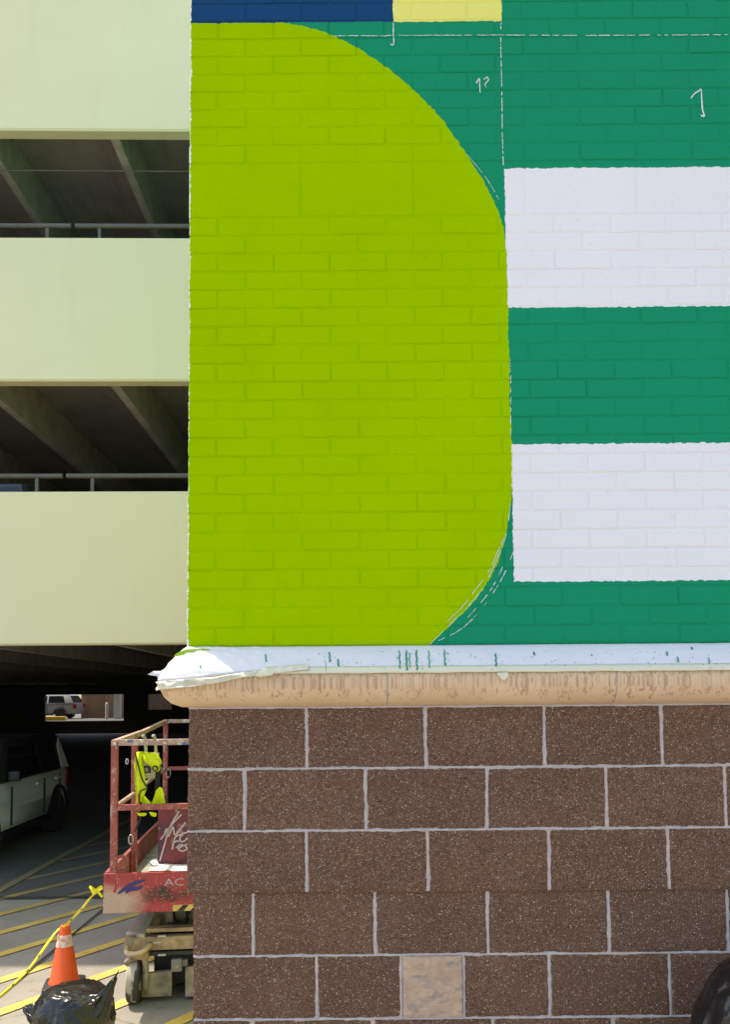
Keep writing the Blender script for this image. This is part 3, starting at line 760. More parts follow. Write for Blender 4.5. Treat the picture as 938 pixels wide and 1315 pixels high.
# ------------------------------------------------------------------ cars
M_TYRE = plain('tyre_rubber', (0.025, 0.025, 0.026), 0.85); M_RIM = plain('alloy_rim', (0.35, 0.35, 0.36), 0.35, 0.7)
M_GLASSD = plain('tinted_car_glass', (0.012, 0.014, 0.016), 0.05, spec=0.6, var=0.0)
M_LAMP = plain('headlight_glass', (0.62, 0.64, 0.66), 0.12, spec=0.6); M_RED = plain('tail_light_red', (0.30, 0.01, 0.012), 0.2)
M_BLK = plain('black_plastic', (0.015, 0.015, 0.016), 0.55)
def side_extrude(bm, pts, w0, tum=None, zb=0, zr=1, half=None):
    """outline (y,z) extruded across x, edges softened; tum narrows it towards the roof"""
    yc = sum(p[0] for p in pts)/len(pts); zc = sum(p[1] for p in pts)/len(pts); sl = []
    for x, k in ((-1, 0.10), (-0.985, 0.06), (-0.95, 0.028), (-0.88, 0.008), (-0.7, 0), (0.7, 0), (0.88, 0.008), (0.95, 0.028), (0.985, 0.06), (1, 0.10)):
        ring = []
        for y, z in pts:
            q = 1.0 if tum is None else 1 - tum*max(0, min(1, (z - zb)/(zr - zb)))
            yy = y - (y - yc)*k*0.35; zz = z - (z - zc)*k*0.8
            if half: q *= (1 - 0.12*min(1, abs(y)/half)**6) * (1 - 0.045*max(0, (z - 0.72)/0.3)) * (1 - 0.05*max(0, (0.5 - z)/0.25))
            ring.append(bm.verts.new((x*w0*q, yy, zz)))
        sl.append(ring)
    n = len(pts)
    for A, B in zip(sl, sl[1:]):
        for i in range(n): bm.faces.new((A[i], A[(i+1) % n], B[(i+1) % n], B[i]))
    bm.faces.new(list(reversed(sl[0]))); bm.faces.new(sl[-1])
    bmesh.ops.recalc_face_normals(bm, faces=bm.faces)
def make_car(name, label, cat, loc, rz, paint, roof=None, L=4.2, W=1.8, H=1.62, belt=0.98, hood=1.0, ws=0.30, rear_rake=0.25, boot=0.0, wb=2.57, group=None):
    """nose towards +y; y from -L/2 to L/2"""
    t = empty(name, loc, rz); tag(t, label, cat, group)
    w0 = W/2; f, r = L/2, -L/2; ya = f - (L - wb)*0.48; yr_ = ya - wb; RW = 0.335; ar = RW + 0.06
    pts = [(r + 0.09, 0.30), (r + 0.03, 0.42), (r, 0.58), (r + 0.01, 0.72), (r + 0.05, belt - 0.10), (r + 0.10, belt - 0.02), (r + 0.16, belt + 0.01), (r + 0.22 + boot, belt + 0.02)]
    hb = f - hood                                            # base of the windscreen
    pts += [(hb, belt + 0.02), (hb + hood*0.45, belt - 0.05), (f - 0.30, belt - 0.11), (f - 0.14, belt - 0.18), (f - 0.05, belt - 0.28), (f, 0.60), (f - 0.01, 0.45), (f - 0.07, 0.26)]
    for yc in (ya, yr_):
        pts += [(yc + ar*math.cos(math.pi*k/10), max(0.24, 0.335 + ar*math.sin(math.pi*k/10))) for k in range(11)]
    bm = BM(); side_extrude(bm, pts, w0, half=L/2); body = obj('body', bm, paint, t, smooth=True, angle=55)
    for s in (-1, 1):
        for yc in (ya, yr_):
            bm = BM(); tube(bm, [(s*(w0 - 0.012), yc + (ar + 0.012)*math.cos(math.pi*k/14), max(0.25, 0.335 + (ar + 0.012)*math.sin(math.pi*k/14))) for k in range(15)], 0.026, 6); obj('wheel_arch_trim', bm, M_BLK, t, smooth=True)
        bm = BM(); box(bm, s*w0 - 0.03, s*w0 + 0.012, yr_ + ar, ya - ar, 0.25, 0.33, bev=0.02); obj('sill', bm, M_BLK, t)
        for yd in (hb - 0.42, (hb + r)/2 - 0.1, r + 0.75):
            bm = BM(); box(bm, s*w0 - 0.03, s*w0 - 0.0015, yd, yd + 0.0035, 0.40, belt - 0.06); obj('door_seam', bm, M_BLK, t)
    # greenhouse
    rt = hb - ws*2.0; rb = r + 0.12 + boot
    gh = [(rb, belt - 0.02), (rb + rear_rake, H - 0.07), (rb + rear_rake + 0.18, H - 0.01), ((rt + rb)/2, H), (rt, H - 0.03), (rt + 0.15, H - 0.09), (hb - 0.02, belt - 0.02)]
    bm = BM(); side_extrude(bm, gh, w0 - 0.03, 0.16, belt, H); obj('cabin', bm, roof or paint, t, smooth=True, angle=55)
    def tumx(z): return (w0 - 0.03)*(1 - 0.16*max(0, min(1, (z - belt)/(H - belt)))) + 0.004
    if roof:
        for s in (-1, 1):
            bm = BM(); vs = [bm.verts.new((s*(tumx(z) + d), y, z)) for d in (0.006, -0.05) for y, z in ((rb + 0.13, belt + 0.01), (rb + 0.46, belt + 0.01), (rb + 0.42, H - 0.2), (rb + 0.30, H - 0.1), (rb + rear_rake + 0.06, H - 0.1))]
            bm.faces.new(vs[:5])
            for k in range(5): bm.faces.new((vs[k], vs[(k+1) % 5], vs[5 + (k+1) % 5], vs[5 + k]))
            bmesh.ops.recalc_face_normals(bm, faces=bm.faces); obj('rear_pillar', bm, paint, t)
    zt_ = H - 0.14; y0, y1 = rb + rear_rake*0.8 + 0.26, rt + 0.02
    mid = (y0 + y1)/2 - 0.1
    for s in (-1, 1):
        for q in ([(mid + 0.05, belt + 0.03), (hb - 0.36, belt + 0.03), (y1 - 0.05, zt_), (mid + 0.05, zt_)], [(rb + 0.52, belt + 0.03), (mid - 0.05, belt + 0.03), (mid - 0.05, zt_), (y0 + 0.18, zt_)]):
            bm = BM(); vs = [bm.verts.new((s*(tumx(z) + d), y, z)) for d in (0.0, -0.02) for y, z in q]
            bm.faces.new(vs[:4]); 
            for k in range(4): bm.faces.new((vs[k], vs[(k+1) % 4], vs[4 + (k+1) % 4], vs[4 + k]))
            bmesh.ops.recalc_face_normals(bm, faces=bm.faces); obj('window', bm, M_GLASSD, t)
        bm = BM(); box(bm, s*(w0 + 0.0) - (0.16 if s < 0 else 0), s*w0 + (0.16 if s > 0 else 0), hb - 0.40, hb - 0.30, belt + 0.02, belt + 0.16, bev=0.03); obj('mirror', bm, M_BLK, t)
        for yh in (mid + 0.10, rb + 0.62):
            bm = BM(); box(bm, s*w0 - 0.02, s*w0 + 0.02, yh, yh + 0.17, belt - 0.14, belt - 0.11, bev=0.006); obj('door_handle', bm, paint, t)
        bm = BM(); box(bm, s*(w0 - 0.30) - 0.24, s*(w0 - 0.30) + 0.24, f - 0.30, f - 0.015, belt - 0.36, belt - 0.22, bev=0.04); obj('headlight', bm, M_LAMP, t, smooth=True, angle=40)
        bm = BM(); box(bm, s*(w0 - 0.20) - 0.115, s*(w0 - 0.20) + 0.115, r - 0.005, r + 0.16, belt - 0.34, belt - 0.04, bev=0.03); obj('tail_light', bm, M_RED, t, smooth=True, angle=40)
        for yc in (ya, yr_):
            cx = s*(w0 - 0.12); bm = BM()
            M = Matrix.Translation((cx, yc, RW)) @ Matrix.Rotation(math.pi/2, 4, 'Y')
            lathe(bm, [(0.21, -0.10), (0.30, -0.105), (RW - 0.015, -0.085), (RW, -0.05), (RW, 0.05), (RW - 0.015, 0.085), (0.30, 0.105), (0.21, 0.10)], 28); bmesh.ops.transform(bm, matrix=M, verts=bm.verts)
            wheel = obj('wheel', bm, M_TYRE, t, smooth=True, angle=40)
            bm = BM(); lathe(bm, [(0.2, -0.09), (0.215, -0.09), (0.215, 0.09), (0.2, 0.09)], 24)
            for k in range(5): box(bm, -0.035, 0.035, 0.02, 0.205, -0.075, 0.078, Matrix.Rotation(2*math.pi*k/5, 4, 'Z'))
            lathe(bm, [(0.06, -0.08), (0.06, 0.085)], 12); bmesh.ops.transform(bm, matrix=M, verts=bm.verts)
            obj('rim', bm, M_RIM, wheel)
    for (yb, zb_, yt, zt2) in ((hb - 0.03, belt + 0.03, rt + 0.10, H - 0.10), (rb + 0.02, belt + 0.10, rb + rear_rake - 0.02, H - 0.13)):
        bm = BM(); dy = 0.015 if yb > 0 else -0.015
        vs = [bm.verts.new((x, y + dy, z + 0.012)) for x, y, z in ((-(w0 - 0.13), yb, zb_), (w0 - 0.13, yb, zb_), (tumx(zt2) - 0.12, yt, zt2), (-(tumx(zt2) - 0.12), yt, zt2))]
        bm.faces.new(vs); ex = bmesh.ops.extrude_face_region(bm, geom=bm.faces[:]); bmesh.ops.translate(bm, verts=[v for v in ex['geom'] if isinstance(v, bmesh.types.BMVert)], vec=(0, -dy*1.5, -0.02))
        bmesh.ops.recalc_face_normals(bm, faces=bm.faces); obj('windscreen' if yb > 0 else 'rear_window', bm, M_GLASSD, t)
    bm = BM(); box(bm, -0.45, 0.45, f - 0.05, f + 0.005, 0.36, 0.52, bev=0.02); obj('grille', bm, M_BLK, t)
    return t
def car_paint(name, c): return plain(name, c, 0.28, var=0.02, spec=0.5, coat=0.6)
# pale hatchback just inside the left bay, nose towards the alley
make_car('parked_car', 'pale boxy hatchback parked nose out in the shaded ground level, behind the traffic cone', 'car', (-5.88, 11.5, 0), math.pi + R(1.5), car_paint('pale_car_paint', (0.78, 0.80, 0.78)), roof=M_BLK, L=4.0, H=1.60, belt=1.0, W=1.82)
zf2 = lev[0][0] + 0.70
make_car('parked_car', 'dark car on second deck, only its roof and glass showing over the panel', 'car', (-5.2, 11.95, zf2), 0.0, car_paint('dark_car_paint', (0.03, 0.035, 0.04)), L=4.2, H=1.54, W=1.85, belt=0.95, rear_rake=0.10)
p = P(70, 905, 50.5)
make_car('parked_car', 'white van parked beyond the far opening at the back of the garage', 'car', (P(97, 905, 50.2).x - 2.35, 51.0, zc0), math.pi/2, car_paint('white_car_paint', (0.30, 0.30, 0.30)), L=4.7, H=1.62, W=1.9, belt=1.0, rear_rake=0.3, wb=2.85)

# ------------------------------------------------------------------ scissor lift
LO = Vector((P(132, 1172, 5.53).x, 5.53, 0)); LROT = R(5.5)
lift = empty('scissor_lift', LO, LROT)
tag(lift, 'red paint-spattered scissor lift with graffiti, parked beside the wall corner', 'scissor lift')
LX = Vector((math.cos(LROT), math.sin(LROT), 0)); LY = Vector((-math.sin(LROT), math.cos(LROT), 0))
def lu(px, py, v=0.0):
    """photo pixel -> lift coordinates (u, w) on the plane v metres behind its front"""
    d = ray(px, py); o = Vector((0, 0, EYE)); t = LY.dot(LO + LY*v - o)/LY.dot(d); q = o + d*t - LO
    return q.dot(LX), q.z
LW, LL = 1.14, 2.40
def red_mat(name, base, wear, seed, spl):
    m = NT(name); p0 = m.objc(); vm = m.n('VectorMath', operation='ADD'); m.put(vm.inputs[0], m.scale(p0, (1, 1, 1), (seed, seed*2, 0))); wn_ = m.n('VectorMath', operation='SCALE'); m.put(wn_.inputs[0], m.noise(p0, 30, 3, col=True)); wn_.inputs['Scale'].default_value = 0.035; m.put(vm.inputs[1], wn_.outputs[0]); p = vm.outputs[0]
    c = m.mix(m.ramp(m.noise(p, 5, 5, 0.6), 0.35, 0.7), base, tuple(x*0.7 for x in base))
    c = m.mix(m.ramp(m.noise(p, 14, 6, 0.7), 0.56, 0.66), c, wear)
    for sc_, pr, col in spl:
        cell = m.xyz(m.voro(p, sc_, 'Color'))
        c = m.mix(m.mul(m.lt(m.voro(p, sc_), 0.36), m.gt(cell[1], pr)), c, col)
    c = m.mix(m.ramp(m.noise(m.scale(p, (40, 40, 4)), 1, 3), 0.64, 0.72), c, (0.45, 0.36, 0.33))
    m.bump(m.noise(p, 70, 4), 0.25, 0.003); return m.done(c, 0.55)
M_RED1 = red_mat('worn_red_paint', (0.34, 0.075, 0.072), (0.44, 0.23, 0.21), 1, ((120, 0.93, (0.6, 0.55, 0.5)), (70, 0.965, (0.2, 0.03, 0.03))))
M_SPAT = red_mat('spattered_sunlit_rail_paint', (0.44, 0.27, 0.25), (0.70, 0.68, 0.65), 4, ((9, 0.74, (0.16, 0.28, 0.25)), (13, 0.80, (0.50, 0.26, 0.10)), (17, 0.82, (0.10, 0.13, 0.30)), (26, 0.80, (0.66, 0.64, 0.60)), (90, 0.88, (0.7, 0.66, 0.62))))  # colour spatter over a base whitened to stand in for sun on the rails
def toe_mat():
    m = NT('toe_board_paint'); p = m.objc(); q = m.xyz(p)
    n = m.xyz(m.noise(p, 4, 5, 0.6, col=True))
    x = m.math('ADD', q[0], m.mr(n[0], 0.2, 0.8, -0.09, 0.09)); z = m.math('ADD', q[2], m.mr(n[1], 0.2, 0.8, -0.06, 0.06))
    c = m.mix(m.ramp(m.noise(p, 9, 5), 0.35, 0.7), (0.42, 0.040, 0.045), (0.30, 0.032, 0.036))
    pale = m.mul(m.mr(x, 0.16, 0.34, 1, 0), m.mr(z, 0.80, 0.88, 1, 0))
    c = m.mix(pale, c, (0.50, 0.34, 0.285))
    d = m.math('ADD', m.math('POWER', m.math('DIVIDE', m.math('SUBTRACT', x, 0.44), 0.17), 2.0), m.math('POWER', m.math('DIVIDE', m.math('SUBTRACT', z, 0.80), 0.065), 2.0))
    c = m.mix(m.mul(m.mr(d, 0.2, 1.3, 0.95, 0), m.ramp(m.noise(p, 7, 4), 0.30, 0.52)), c, (0.03, 0.02, 0.02))
    c = m.mix(m.ramp(m.noise(m.scale(p, (60, 60, 4)), 1, 3), 0.63, 0.72), c, (0.50, 0.30, 0.28))
    c = m.mix(m.mul(m.lt(z, 0.685), m.ramp(m.noise(p, 15, 3), 0.5, 0.56), m.lt(x, 0.7)), c, (0.50, 0.30, 0.36))
    for sc_, pr, col in ((110, 0.975, (0.10, 0.10, 0.25)), (150, 0.96, (0.62, 0.45, 0.40))):
        cell = m.xyz(m.voro(p, sc_, 'Color')); c = m.mix(m.mul(m.lt(m.voro(p, sc_), 0.34), m.gt(cell[1], pr)), c, col)
    m.bump(m.noise(p, 60, 4), 0.2, 0.003); return m.done(c, 0.5)
M_TOE = toe_mat()
M_FRAME = plain('grimy_cream_steel', (0.33, 0.27, 0.20), 0.6, var=0.5, scale=11, bump=0.2)
M_RUST = plain('rusty_cream_steel', (0.34, 0.23, 0.135), 0.65, var=0.5, scale=14, bump=0.2)
M_STEEL = plain('bare_steel', (0.50, 0.49, 0.47), 0.35, 0.6); M_DARK = plain('greasy_black', (0.03, 0.028, 0.026), 0.6)
M_DECKP = plain('lift_deck_plate', (0.30, 0.30, 0.26), 0.6, var=0.35, scale=8); M_OLIVE = plain('olive_grey_panel', (0.13, 0.15, 0.11), 0.6)
wt, wm, wtoe, wbot = lu(180, 954)[1], lu(180, 1038)[1], lu(180, 1121)[1], lu(180, 1172)[1]
WDK = wbot + 0.10
bm = BM(); box(bm, 0, LW, 0, 0.035, wbot, wtoe, bev=0.006); toe = obj('toe_board', bm, M_TOE, lift)
for u in (0, LW - 0.03):
    bm = BM(); box(bm, u, u + 0.03, 0.037, LL, wbot, WDK + 0.18, bev=0.005); obj('toe_board', bm, M_RED1, lift)
bm = BM(); box(bm, 0.03, LW - 0.03, LL - 0.03, LL, wbot, WDK + 0.18, bev=0.005); obj('toe_board', bm, M_RED1, lift)
bm = BM(); box(bm, 0.031, LW - 0.031, 0.036, LL - 0.031, wbot + 0.02, WDK); obj('platform_deck', bm, M_DECKP, lift)
wr = lu(212, 926, LL)[1]
pw = 0.046
vmid = 0.78
for u, v, zt in ((0.056, 0.062, wt), (0.056, vmid, wt + 0.02), (0.056, LL - 0.06, wr), (LW - 0.056, 0.062, wt), (LW - 0.056, vmid, wt + 0.02), (LW - 0.056, LL - 0.06, wr)):
    bm = BM(); box(bm, u - pw/2, u + pw/2, v - pw/2, v + pw/2, WDK if v > 0.1 else wtoe - 0.12, zt - 0.018, bev=0.005); obj('guard_post', bm, M_RED1, lift)
def railobj(name, a, b, wd, ht, mat, rnd=False):
    bm = BM()
    if rnd: tube(bm, [a, b], wd/2, 10)
    else: bar(bm, a, b, wd, ht)
    return obj(name, bm, mat, lift, smooth=rnd, angle=50 if rnd else None)
for u in (0.056, LW - 0.056):
    railobj('top_rail', (u, 0.03, wt), (u, vmid + 0.25, wt + 0.02), 0.042, 0.042, M_SPAT); railobj('top_rail', (u, vmid + 0.252, wt + 0.02), (u, LL - 0.04, wr), 0.036, 0.036, M_SPAT)
    railobj('mid_rail', (u, 0.087, wm), (u, vmid - 0.025, wm + 0.01), 0.036, 0.036, M_SPAT, True); railobj('mid_rail', (u, vmid + 0.025, wm + 0.02), (u, LL - 0.085, wm + 0.06), 0.036, 0.036, M_SPAT, True)
railobj('top_rail', (0.08, 0.062, wt), (LW - 0.08, 0.062, wt), 0.042, 0.042, M_SPAT); railobj('top_rail', (0.078, LL - 0.06, wr), (LW - 0.078, LL - 0.06, wr), 0.036, 0.036, M_SPAT)
railobj('mid_rail', (0.082, 0.062, wm), (LW - 0.082, 0.062, wm), 0.040, 0.040, M_RED1); railobj('mid_rail', (0.082, LL - 0.06, wm + 0.06), (LW - 0.082, LL - 0.06, wm + 0.06), 0.036, 0.036, M_RED1)
# D-shaped latch on the front post, rings on the middle post
bm = BM(); u0, w0_ = lu(150, 1111); tube(bm, smooth_path([(0.082, 0.05, wtoe + 0.02), (0.14, 0.05, wtoe + 0.025), (0.148, 0.05, wtoe + 0.06), (0.14, 0.05, wtoe + 0.105), (0.082, 0.05, wtoe + 0.105)], 4), 0.011, 8); obj('latch_handle', bm, M_RED1, lift, smooth=True)
for (px, py, v, r_) in ((168, 1078, vmid - 0.03, 0.030), (216, 993, LL - 0.1, 0.035), (163, 978, vmid - 0.03, 0.016)):
    u, z = lu(px, py, v); bm = BM(); tube(bm, [(u + r_*0.6*math.cos(2*math.pi*k/16), v + 0.2*r_*math.sin(2*math.pi*k/16), z + r_*1.2*math.sin(2*math.pi*k/16)) for k in range(17)], 0.005, 6); obj('tether_ring', bm, M_STEEL, lift, smooth=True)
# graffitied panel standing on the deck
gv = 1.05; gu, gz1 = lu(203, 1038, gv); _, gz0 = lu(203, 1109, gv)
gz0 = WDK + 0.002
def graf_mat():
    m = NT('graffiti_panel_paint'); p = m.objc()
    c = m.mix(m.ramp(m.noise(p, 6, 4), 0.42, 0.6), (0.22, 0.035, 0.045), (0.075, 0.035, 0.075))
    c = m.mix(m.ramp(m.noise(p, 11, 5), 0.60, 0.68), c, (0.42, 0.22, 0.19))
    c = m.mix(m.ramp(m.noise(m.scale(p, (50, 50, 3)), 1, 3), 0.66, 0.72), c, (0.55, 0.25, 0.05))
    return m.done(c, 0.5)
bm = BM(); box(bm, gu, LW - 0.10, gv, gv + 0.30, gz0, gz1, bev=0.008); gp = obj('storage_box', bm, graf_mat(), lift)
M_GRAF = plain('graffiti_white', (0.60, 0.50, 0.50), 0.6, var=0.05)
def stroke(pts, v, wd, mat, parent, name):
    bm = BM(); ribbon(bm, smooth_path([Vector((lu(a, b, v)[0], v, lu(a, b, v)[1])) for a, b in pts], 6), wd); return obj(name, bm, mat, parent)
gs = gv - 0.002
for s in ([(205,1106),(211,1085),(218,1062),(230,1042)], [(206,1078),(214,1068),(224,1055),(233,1046)], [(211,1072),(214,1064),(216,1074),(222,1062),(225,1072),(238,1056)],
          [(221,1091),(223,1082),(225,1075),(231,1072),(235,1073)], [(222,1083),(227,1080),(230,1081)], [(240,1069),(234,1071),(231,1077),(233,1081),(238,1079),(241,1075)], [(226,1089),(231,1085),(237,1086),(240,1090),(234,1093),(229,1090),(233,1087),(241,1084)]):
    stroke(s, gs, 0.012, M_GRAF, gp, 'graffiti_stroke')
# marks on the toe board: blue dashes, letters, hazard sticker
M_BLUE = plain('blue_spray', (0.035, 0.03, 0.16), 0.5); M_LET = plain('faded_letter', (0.40, 0.34, 0.42), 0.5)
for s in ([(151,1148),(158,1143),(166,1138),(176,1133),(187,1130)], [(161,1147),(168,1142),(176,1141),(183,1138)]): stroke(s, -0.002, [0.008 + 0.022*math.sin(math.pi*min(1, (k+0.5)/((len(s)-1)*6+1))) for k in range((len(s)-1)*6+1)], M_BLUE, toe, 'spray_mark')
stroke([(146,1146),(149,1140),(151,1136)], -0.002, 0.018, plain('red_drip', (0.45, 0.03, 0.04), 0.5), toe, 'spray_mark')
def text_part(txt, name, parent, M, size, mat, ext=0.0):
    cu = bpy.data.curves.new(name, 'FONT'); cu.body = txt; cu.size = size; cu.extrude = ext
    t = bpy.data.objects.new('tmp', cu); COL.objects.link(t)
    me = bpy.data.meshes.new_from_object(t.evaluated_get(bpy.context.evaluated_depsgraph_get())); bpy.data.objects.remove(t)
    me.materials.clear(); me.materials.append(mat); me.transform(M); o = bpy.data.objects.new(name, me); return link(o, parent)
RXF = Matrix.Rotation(math.pi/2, 4, 'X')
u, z = lu(210.5, 1137.5); text_part('AC', 'lettering', toe, Matrix.Translation((u, -0.003, z)) @ RXF @ Matrix.Diagonal((1.45, 1, 1, 1)), 0.072, M_LET)
u, z = lu(222, 1170); bm = BM(); box(bm, u, u + 0.26, -0.0035, -0.0005, z, z + 0.042); stk = obj('hazard_sticker', bm, plain('sticker_yellow', (0.62, 0.42, 0.14), 0.5), toe)
for k in range(3):
    bm = BM(); a = u + 0.03 + 0.09*k; vs = [bm.verts.new((x, -0.005, zz)) for x, zz in ((a, z + 0.001), (a + 0.042, z + 0.001), (a + 0.082, z + 0.041), (a + 0.04, z + 0.041))]; bm.faces.new(vs); obj('hazard_stripe', bm, M_BLK, stk)
# control box hanging inside the front rail
cv_ = 0.12; cu0, cz1 = lu(179, 968, cv_); cu1, cz0 = lu(203, 1000, cv_)
M_CBOX = plain('tan_control_box', (0.36, 0.31, 0.24), 0.6, var=0.25)
bm = BM(); box(bm, cu0, cu1 - 0.01, cv_, cv_ + 0.12, cz0, cz1, bev=0.012); cb = obj('control_box', bm, M_CBOX, lift, smooth=True, angle=40)
bm = BM(); ua, za = lu(180.5, 993, cv_); ub, zb_ = lu(194, 983, cv_); box(bm, ua, ub, cv_ - 0.004, cv_ - 0.001, za, zb_); pl = obj('label_plate', bm, M_BLK, cb)
u, z = lu(182.6, 991.5, cv_); text_part('ER', 'lettering', pl, Matrix.Translation((u, cv_ - 0.006, z)) @ RXF, 0.042, M_CBOX)
for px in (186, 199):
    u = lu(px, 960, cv_)[0]; bm = BM(); tube(bm, smooth_path([(u, 0.03, wt + 0.045), (u, 0.10, wt + 0.04), (u, 0.14, wt - 0.02), (u, cv_ + 0.05, cz1 - 0.01)], 4), 0.011, 8); obj('hanger_hook', bm, M_STEEL, cb, smooth=True)
bm = BM(); tube(bm, smooth_path([Vector((lu(a, b, 0.2)[0], 0.2, lu(a, b, 0.2)[1])) for a, b in ((179,1000),(177,1025),(179,1045),(180,1052),(176,1060),(173,1068))], 6), 0.008, 8); obj('cable', bm, M_BLK, cb, smooth=True)

# chassis
cvf = 0.10
ul, wtop = lu(159, 1201, cvf); _, wb0 = lu(160, 1222, cvf)
bm = BM(); box(bm, ul, LW - 0.05, cvf, cvf + 0.07, wb0, wtop - 0.02, bev=0.008); ch = obj('chassis', bm, M_RUST, lift)
bm = BM(); box(bm, ul, ul + 0.17, cvf + 0.072, 2.05, wtop - 0.10, wtop, bev=0.006); obj('side_rail', bm, plain('dusty_pink_cream', (0.55, 0.42, 0.38), 0.6, var=0.25), lift)
bm = BM(); box(bm, ul + 0.02, ul + 0.06, cvf - 0.01, cvf - 0.001, wtop - 0.075, wtop - 0.03); box(bm, LW - 0.25, LW - 0.05, cvf + 0.072, 2.05, wtop - 0.10, wtop, bev=0.006); obj('side_rail', bm, M_FRAME, lift)
bm = BM(); box(bm, ul + 0.175, LW - 0.255, cvf + 0.22, 2.0, 0.07, wtop - 0.08); obj('underbody', bm, M_DARK, lift)
for zz in (wtop + 0.005, wb0 - 0.045):
    bm = BM(); box(bm, ul + 0.15, LW - 0.08, cvf + 0.02, cvf + 0.10, zz, zz + 0.028, bev=0.004); obj('cross_bar', bm, M_DARK if zz < wb0 else M_RUST, lift)
for (a, b) in ((203, 1202), (197, 1210), (203, 1226)):
    u, z = lu(a, b, cvf); bm = BM(); box(bm, u, u + 0.055, cvf - 0.012, cvf + 0.01, z - 0.006, z + 0.006); obj('bolt_plate', bm, M_STEEL, lift)
u, z = lu(186, 1204, cvf)
bm = BM(); bar(bm, (u - 0.03, cvf + 0.0, wtop - 0.015), (u + 0.05, cvf + 0.42, wbot - 0.02), 0.062, 0.05); obj('scissor_arm', bm, M_STEEL, lift)
bm = BM(); bar(bm, (LW - 0.3, cvf + 0.02, wtop + 0.03), (LW - 0.3, cvf + 1.9, wbot - 0.03), 0.06, 0.09); obj('scissor_arm', bm, M_DARK, lift)
bm = BM(); bar(bm, (u + 0.12, cvf + 0.30, wtop + 0.04), (u + 0.12, cvf + 1.9, wbot - 0.03), 0.06, 0.09); obj('scissor_arm', bm, M_FRAME, lift)
u2, z2 = lu(198, 1188, 0.45); bm = BM(); tube(bm, [(u2, 0.40, z2 + 0.075), (u2, 0.40, z2 - 0.075)], 0.055, 16); obj('hydraulic_cylinder', bm, M_FRAME, lift, smooth=True, angle=50)
ua, za = lu(207, 1198, 0.5); ub, zb_ = lu(246, 1182, 0.5)
bm = BM(); box(bm, ua - 0.05, LW - 0.1, 0.5, 0.9, za - 0.03, wbot - 0.005); obj('power_pack', bm, M_FRAME, lift)
bm = BM(); box(bm, ua + 0.05, ub - 0.03, 0.485, 0.5, za, zb_, bev=0.004); obj('access_panel', bm, M_OLIVE, lift)
u, z = lu(231, 1180, 0.42); bm = BM(); tube(bm, smooth_path([(u - 0.07, 0.46, wbot - 0.005), (u - 0.05, 0.43, z), (u, 0.42, z - 0.035), (u + 0.05, 0.43, z), (u + 0.07, 0.46, wbot - 0.005)], 5), 0.018, 8); obj('hose', bm, M_BLK, lift, smooth=True)
# bent tie-down loop and its bracket
u, z = lu(161, 1220, 0.03); ue, ze = lu(191, 1219, 0.03)
bm = BM(); tube(bm, smooth_path([(u + 0.0, cvf + 0.0, z), (u + 0.005, 0.03, z - 0.01), (u + 0.03, 0.005, z - 0.018), ((u+ue)/2, 0.0, z - 0.018), (ue - 0.03, 0.02, z - 0.008), (ue, cvf, z + 0.01)], 5), 0.017, 10); obj('tie_down_loop', bm, plain('worn_tan_steel', (0.55, 0.40, 0.26), 0.5, var=0.3), lift, smooth=True)
bm = BM(); box(bm, u + 0.02, ue - 0.01, cvf - 0.03, cvf + 0.05, wb0 - 0.055, wb0 - 0.002, bev=0.012); obj('tow_bracket', bm, M_RUST, lift)
# wheels with yokes
def lift_wheel(u, v, steer=0.0):
    RWH = 0.155; M = Matrix.Translation((u, v, RWH)) @ Matrix.Rotation(steer, 4, 'Z') @ Matrix.Rotation(math.pi/2, 4, 'Y')
    bm = BM(); lathe(bm, [(0.10, -0.045), (RWH - 0.008, -0.045), (RWH, -0.037), (RWH, 0.037), (RWH - 0.008, 0.045), (0.10, 0.045)], 30); bmesh.ops.transform(bm, matrix=M, verts=bm.verts)
    m = NT('worn_tyre'); n = m.noise(m.objc(), 16, 4, 0.6)
    wobj_ = obj('wheel', bm, M_TYREL, lift, smooth=True, angle=40)
    bm = BM(); lathe(bm, [(0.05, -0.042), (0.099, -0.04), (0.099, 0.04), (0.05, 0.042)], 20); bmesh.ops.transform(bm, matrix=M, verts=bm.verts); obj('rim', bm, M_FRAME, wobj_)
def tyre_mat():
    m = NT('scuffed_tan_tyre'); p = m.objc()
    c = m.mix(m.ramp(m.noise(m.scale(p, (26, 6, 6)), 1.0, 3, 0.5), 0.47, 0.52), (0.05, 0.046, 0.04), (0.50, 0.44, 0.36)); return m.done(c, 0.75)
M_TYREL = tyre_mat()
uw = lu(169, 1260, 0.05)[0]
for u in (uw, LW - 0.10):
    for v in (0.19, 1.95): lift_wheel(u, v)
for u in (uw, ):
    bm = BM(); tube(bm, smooth_path([(u - 0.06, 0.13, 0.29), (u, 0.12, 0.335), (u + 0.07, 0.12, 0.325), (u + 0.085, 0.12, 0.24), (u + 0.075, 0.15, 0.10)], 5), [0.022]*21, 8); obj('wheel_yoke', bm, M_FRAME, lift, smooth=True)
ua, z1_ = lu(182, 1248, 0.16); ub, z0_ = lu(220, 1279, 0.16)
bm = BM(); vs = box(bm, ua, ub, 0.16, 0.20, z0_, z1_); vs[4].co.z -= 0.02; vs[6].co.z -= 0.02; obj('pothole_guard', bm, M_FRAME, lift)
ua2, _ = lu(238, 1250, 0.16); bm = BM(); box(bm, ua2, LW - 0.17, 0.16, 0.20, z0_ - 0.01, z1_ + 0.02); obj('pothole_guard', bm, M_FRAME, lift)
